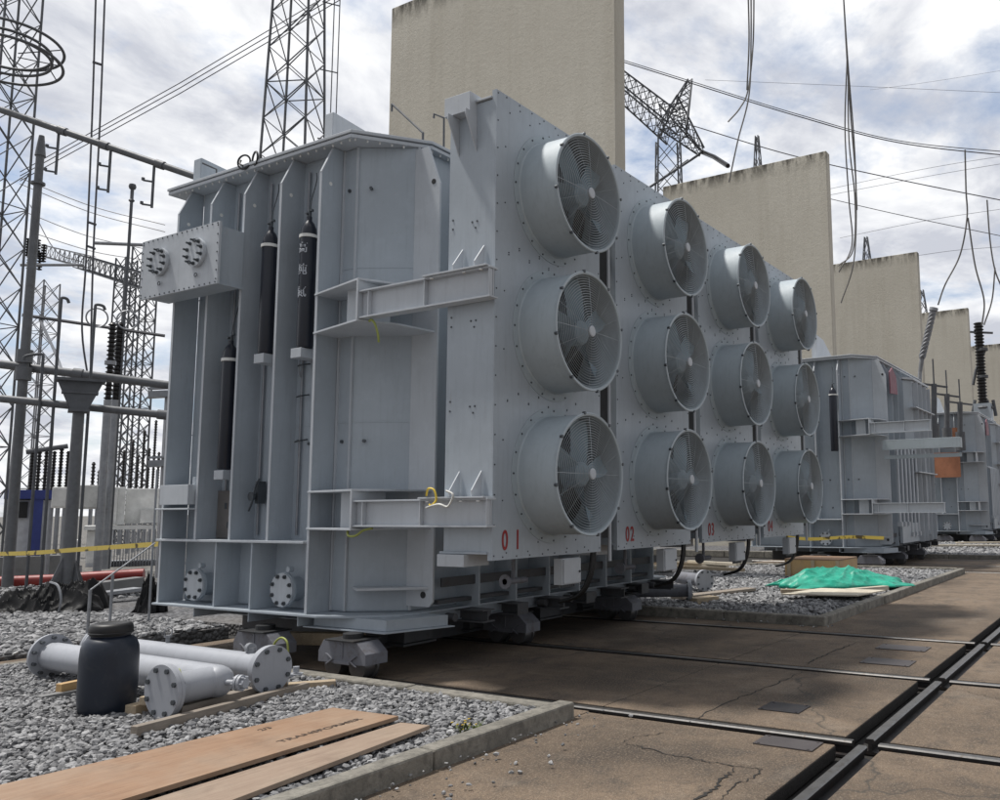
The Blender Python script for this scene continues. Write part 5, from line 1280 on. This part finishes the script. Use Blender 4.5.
for px in (972, 980, 990, 996): m.tube([W(px, 416, 58), W(px+(3 if px < 984 else -3), 400, 58)], .1, 6)
m.torus(W(984, 408, 58), (0, 0, 1), .5, .1, 20, 6); m.build('fittings', 'lattice_steel', BB)
m = MB(); m.box(a.x-.5, a.x+.5, a.y-.5, a.y+.5, 5.4, a.z); m.build('turret', 'grey_paint', BB)
# small posts on top of the second/third transformer
for i, (px, pt_, pb) in enumerate(((934, 384, 424), (947, 394, 428), (960, 402, 432))):
    a = W(px, pb, 36+i*2); t_ = W(px, pt_, 36+i*2); m = MB(); m.tube([a, t_], .11, 12); m.bar((t_[0]-.4, t_[1]+.4, t_[2]), (t_[0]+.5, t_[1]-.4, t_[2]-.1), .07); m.tube([t_, (t_[0], t_[1], t_[2]+1.0)], .03, 6); m.tube([(a[0], a[1], 4), a], .2, 10)
    tag(m.build('terminal_post', 'lattice_steel', smooth=50), ['left and tallest', 'middle', 'right and lowest'][i]+' dark terminal post on top of the second transformer', 'post', 'terminal posts behind the second transformer')

# ================================================================== LIGHT
EL, AZ = 66.0, 106.0                        # where the sun stands: azimuth from +X toward +Y
sv = Vector((math.cos(R(EL))*math.cos(R(AZ)), math.cos(R(EL))*math.sin(R(AZ)), math.sin(R(EL))))
sl = bpy.data.lights.new('sun', 'SUN'); sl.energy = 4.8; sl.angle = R(4.5); sl.color = (1, .965, .91)
so = bpy.data.objects.new('sun', sl); C.objects.link(so); so.rotation_euler = sv.to_track_quat('Z', 'Y').to_euler()
wd_ = bpy.data.worlds.new('World'); scene.world = wd_; wd_.use_nodes = True
t = wd_.node_tree; t.nodes.clear()
out = t.nodes.new('ShaderNodeOutputWorld'); bg = t.nodes.new('ShaderNodeBackground'); t.links.new(bg.outputs[0], out.inputs[0])
bg.inputs['Strength'].default_value = .1
sk = t.nodes.new('ShaderNodeTexSky'); sk.sky_type = 'NISHITA'; sk.sun_disc = False; sk.sun_elevation = R(EL); sk.sun_rotation = R(90-AZ)
tc = t.nodes.new('ShaderNodeTexCoord'); sp = t.nodes.new('ShaderNodeSeparateXYZ'); t.links.new(tc.outputs['Generated'], sp.inputs[0])
mz = t.nodes.new('ShaderNodeMath'); mz.operation = 'MAXIMUM'; mz.inputs[1].default_value = .0; t.links.new(sp.outputs[2], mz.inputs[0])
az_ = t.nodes.new('ShaderNodeMath'); az_.operation = 'ADD'; az_.inputs[1].default_value = .22; t.links.new(mz.outputs[0], az_.inputs[0])
dv = t.nodes.new('ShaderNodeVectorMath'); dv.operation = 'DIVIDE'; cb = t.nodes.new('ShaderNodeCombineXYZ')
t.links.new(az_.outputs[0], cb.inputs[0]); t.links.new(az_.outputs[0], cb.inputs[1]); t.links.new(az_.outputs[0], cb.inputs[2])
t.links.new(tc.outputs['Generated'], dv.inputs[0]); t.links.new(cb.outputs[0], dv.inputs[1])
mp = t.nodes.new('ShaderNodeMapping'); mp.inputs['Location'].default_value = (3.1, 7.4, 0); mp.inputs['Rotation'].default_value = (0, 0, .5); mp.inputs['Scale'].default_value = (1.05, 1.25, 1); t.links.new(dv.outputs[0], mp.inputs[0])
n1 = noise(t, mp.outputs[0], 2.1, 9, .60, .2); n2 = noise(t, mp.outputs[0], 3.0, 9, .60, .3)
cloud_tone = ramp(t, n2, .37, .58, (7.7, 8.0, 8.9), (12.9, 13.0, 13.2))
cover = ramp(t, n1, .36, .50)
sky2 = t.nodes.new('ShaderNodeVectorMath'); sky2.operation = 'MULTIPLY'; sky2.inputs[1].default_value = (1.7, 1.7, 1.7); t.links.new(sk.outputs[0], sky2.inputs[0])
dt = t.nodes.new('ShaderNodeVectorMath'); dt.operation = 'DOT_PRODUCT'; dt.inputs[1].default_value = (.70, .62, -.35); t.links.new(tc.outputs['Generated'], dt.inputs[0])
unseen_dim = t.nodes.new('ShaderNodeMapRange'); unseen_dim.inputs['From Min'].default_value = -.45; unseen_dim.inputs['From Max'].default_value = .30; unseen_dim.inputs['To Min'].default_value = .60; unseen_dim.inputs['To Max'].default_value = 1; unseen_dim.interpolation_type = 'SMOOTHSTEP'
t.links.new(dt.outputs['Value'], unseen_dim.inputs[0])         # sky outside the view dimmed, behind and overhead, to deepen the shadows
hv = t.nodes.new('ShaderNodeVectorMath'); hv.operation = 'SCALE'; t.links.new(mixc(t, cover, mixc(t, .45, sky2.outputs[0], (6.9, 7.8, 9.5)), cloud_tone), hv.inputs[0]); t.links.new(unseen_dim.outputs[0], hv.inputs['Scale'])
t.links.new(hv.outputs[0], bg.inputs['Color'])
vs_ = scene.view_settings; vs_.view_transform = 'Standard'; vs_.look = 'None'; vs_.exposure = -.32; vs_.gamma = 1; vs_.use_curve_mapping = False
scene.cycles.max_bounces = 6; scene.cycles.use_denoising = True
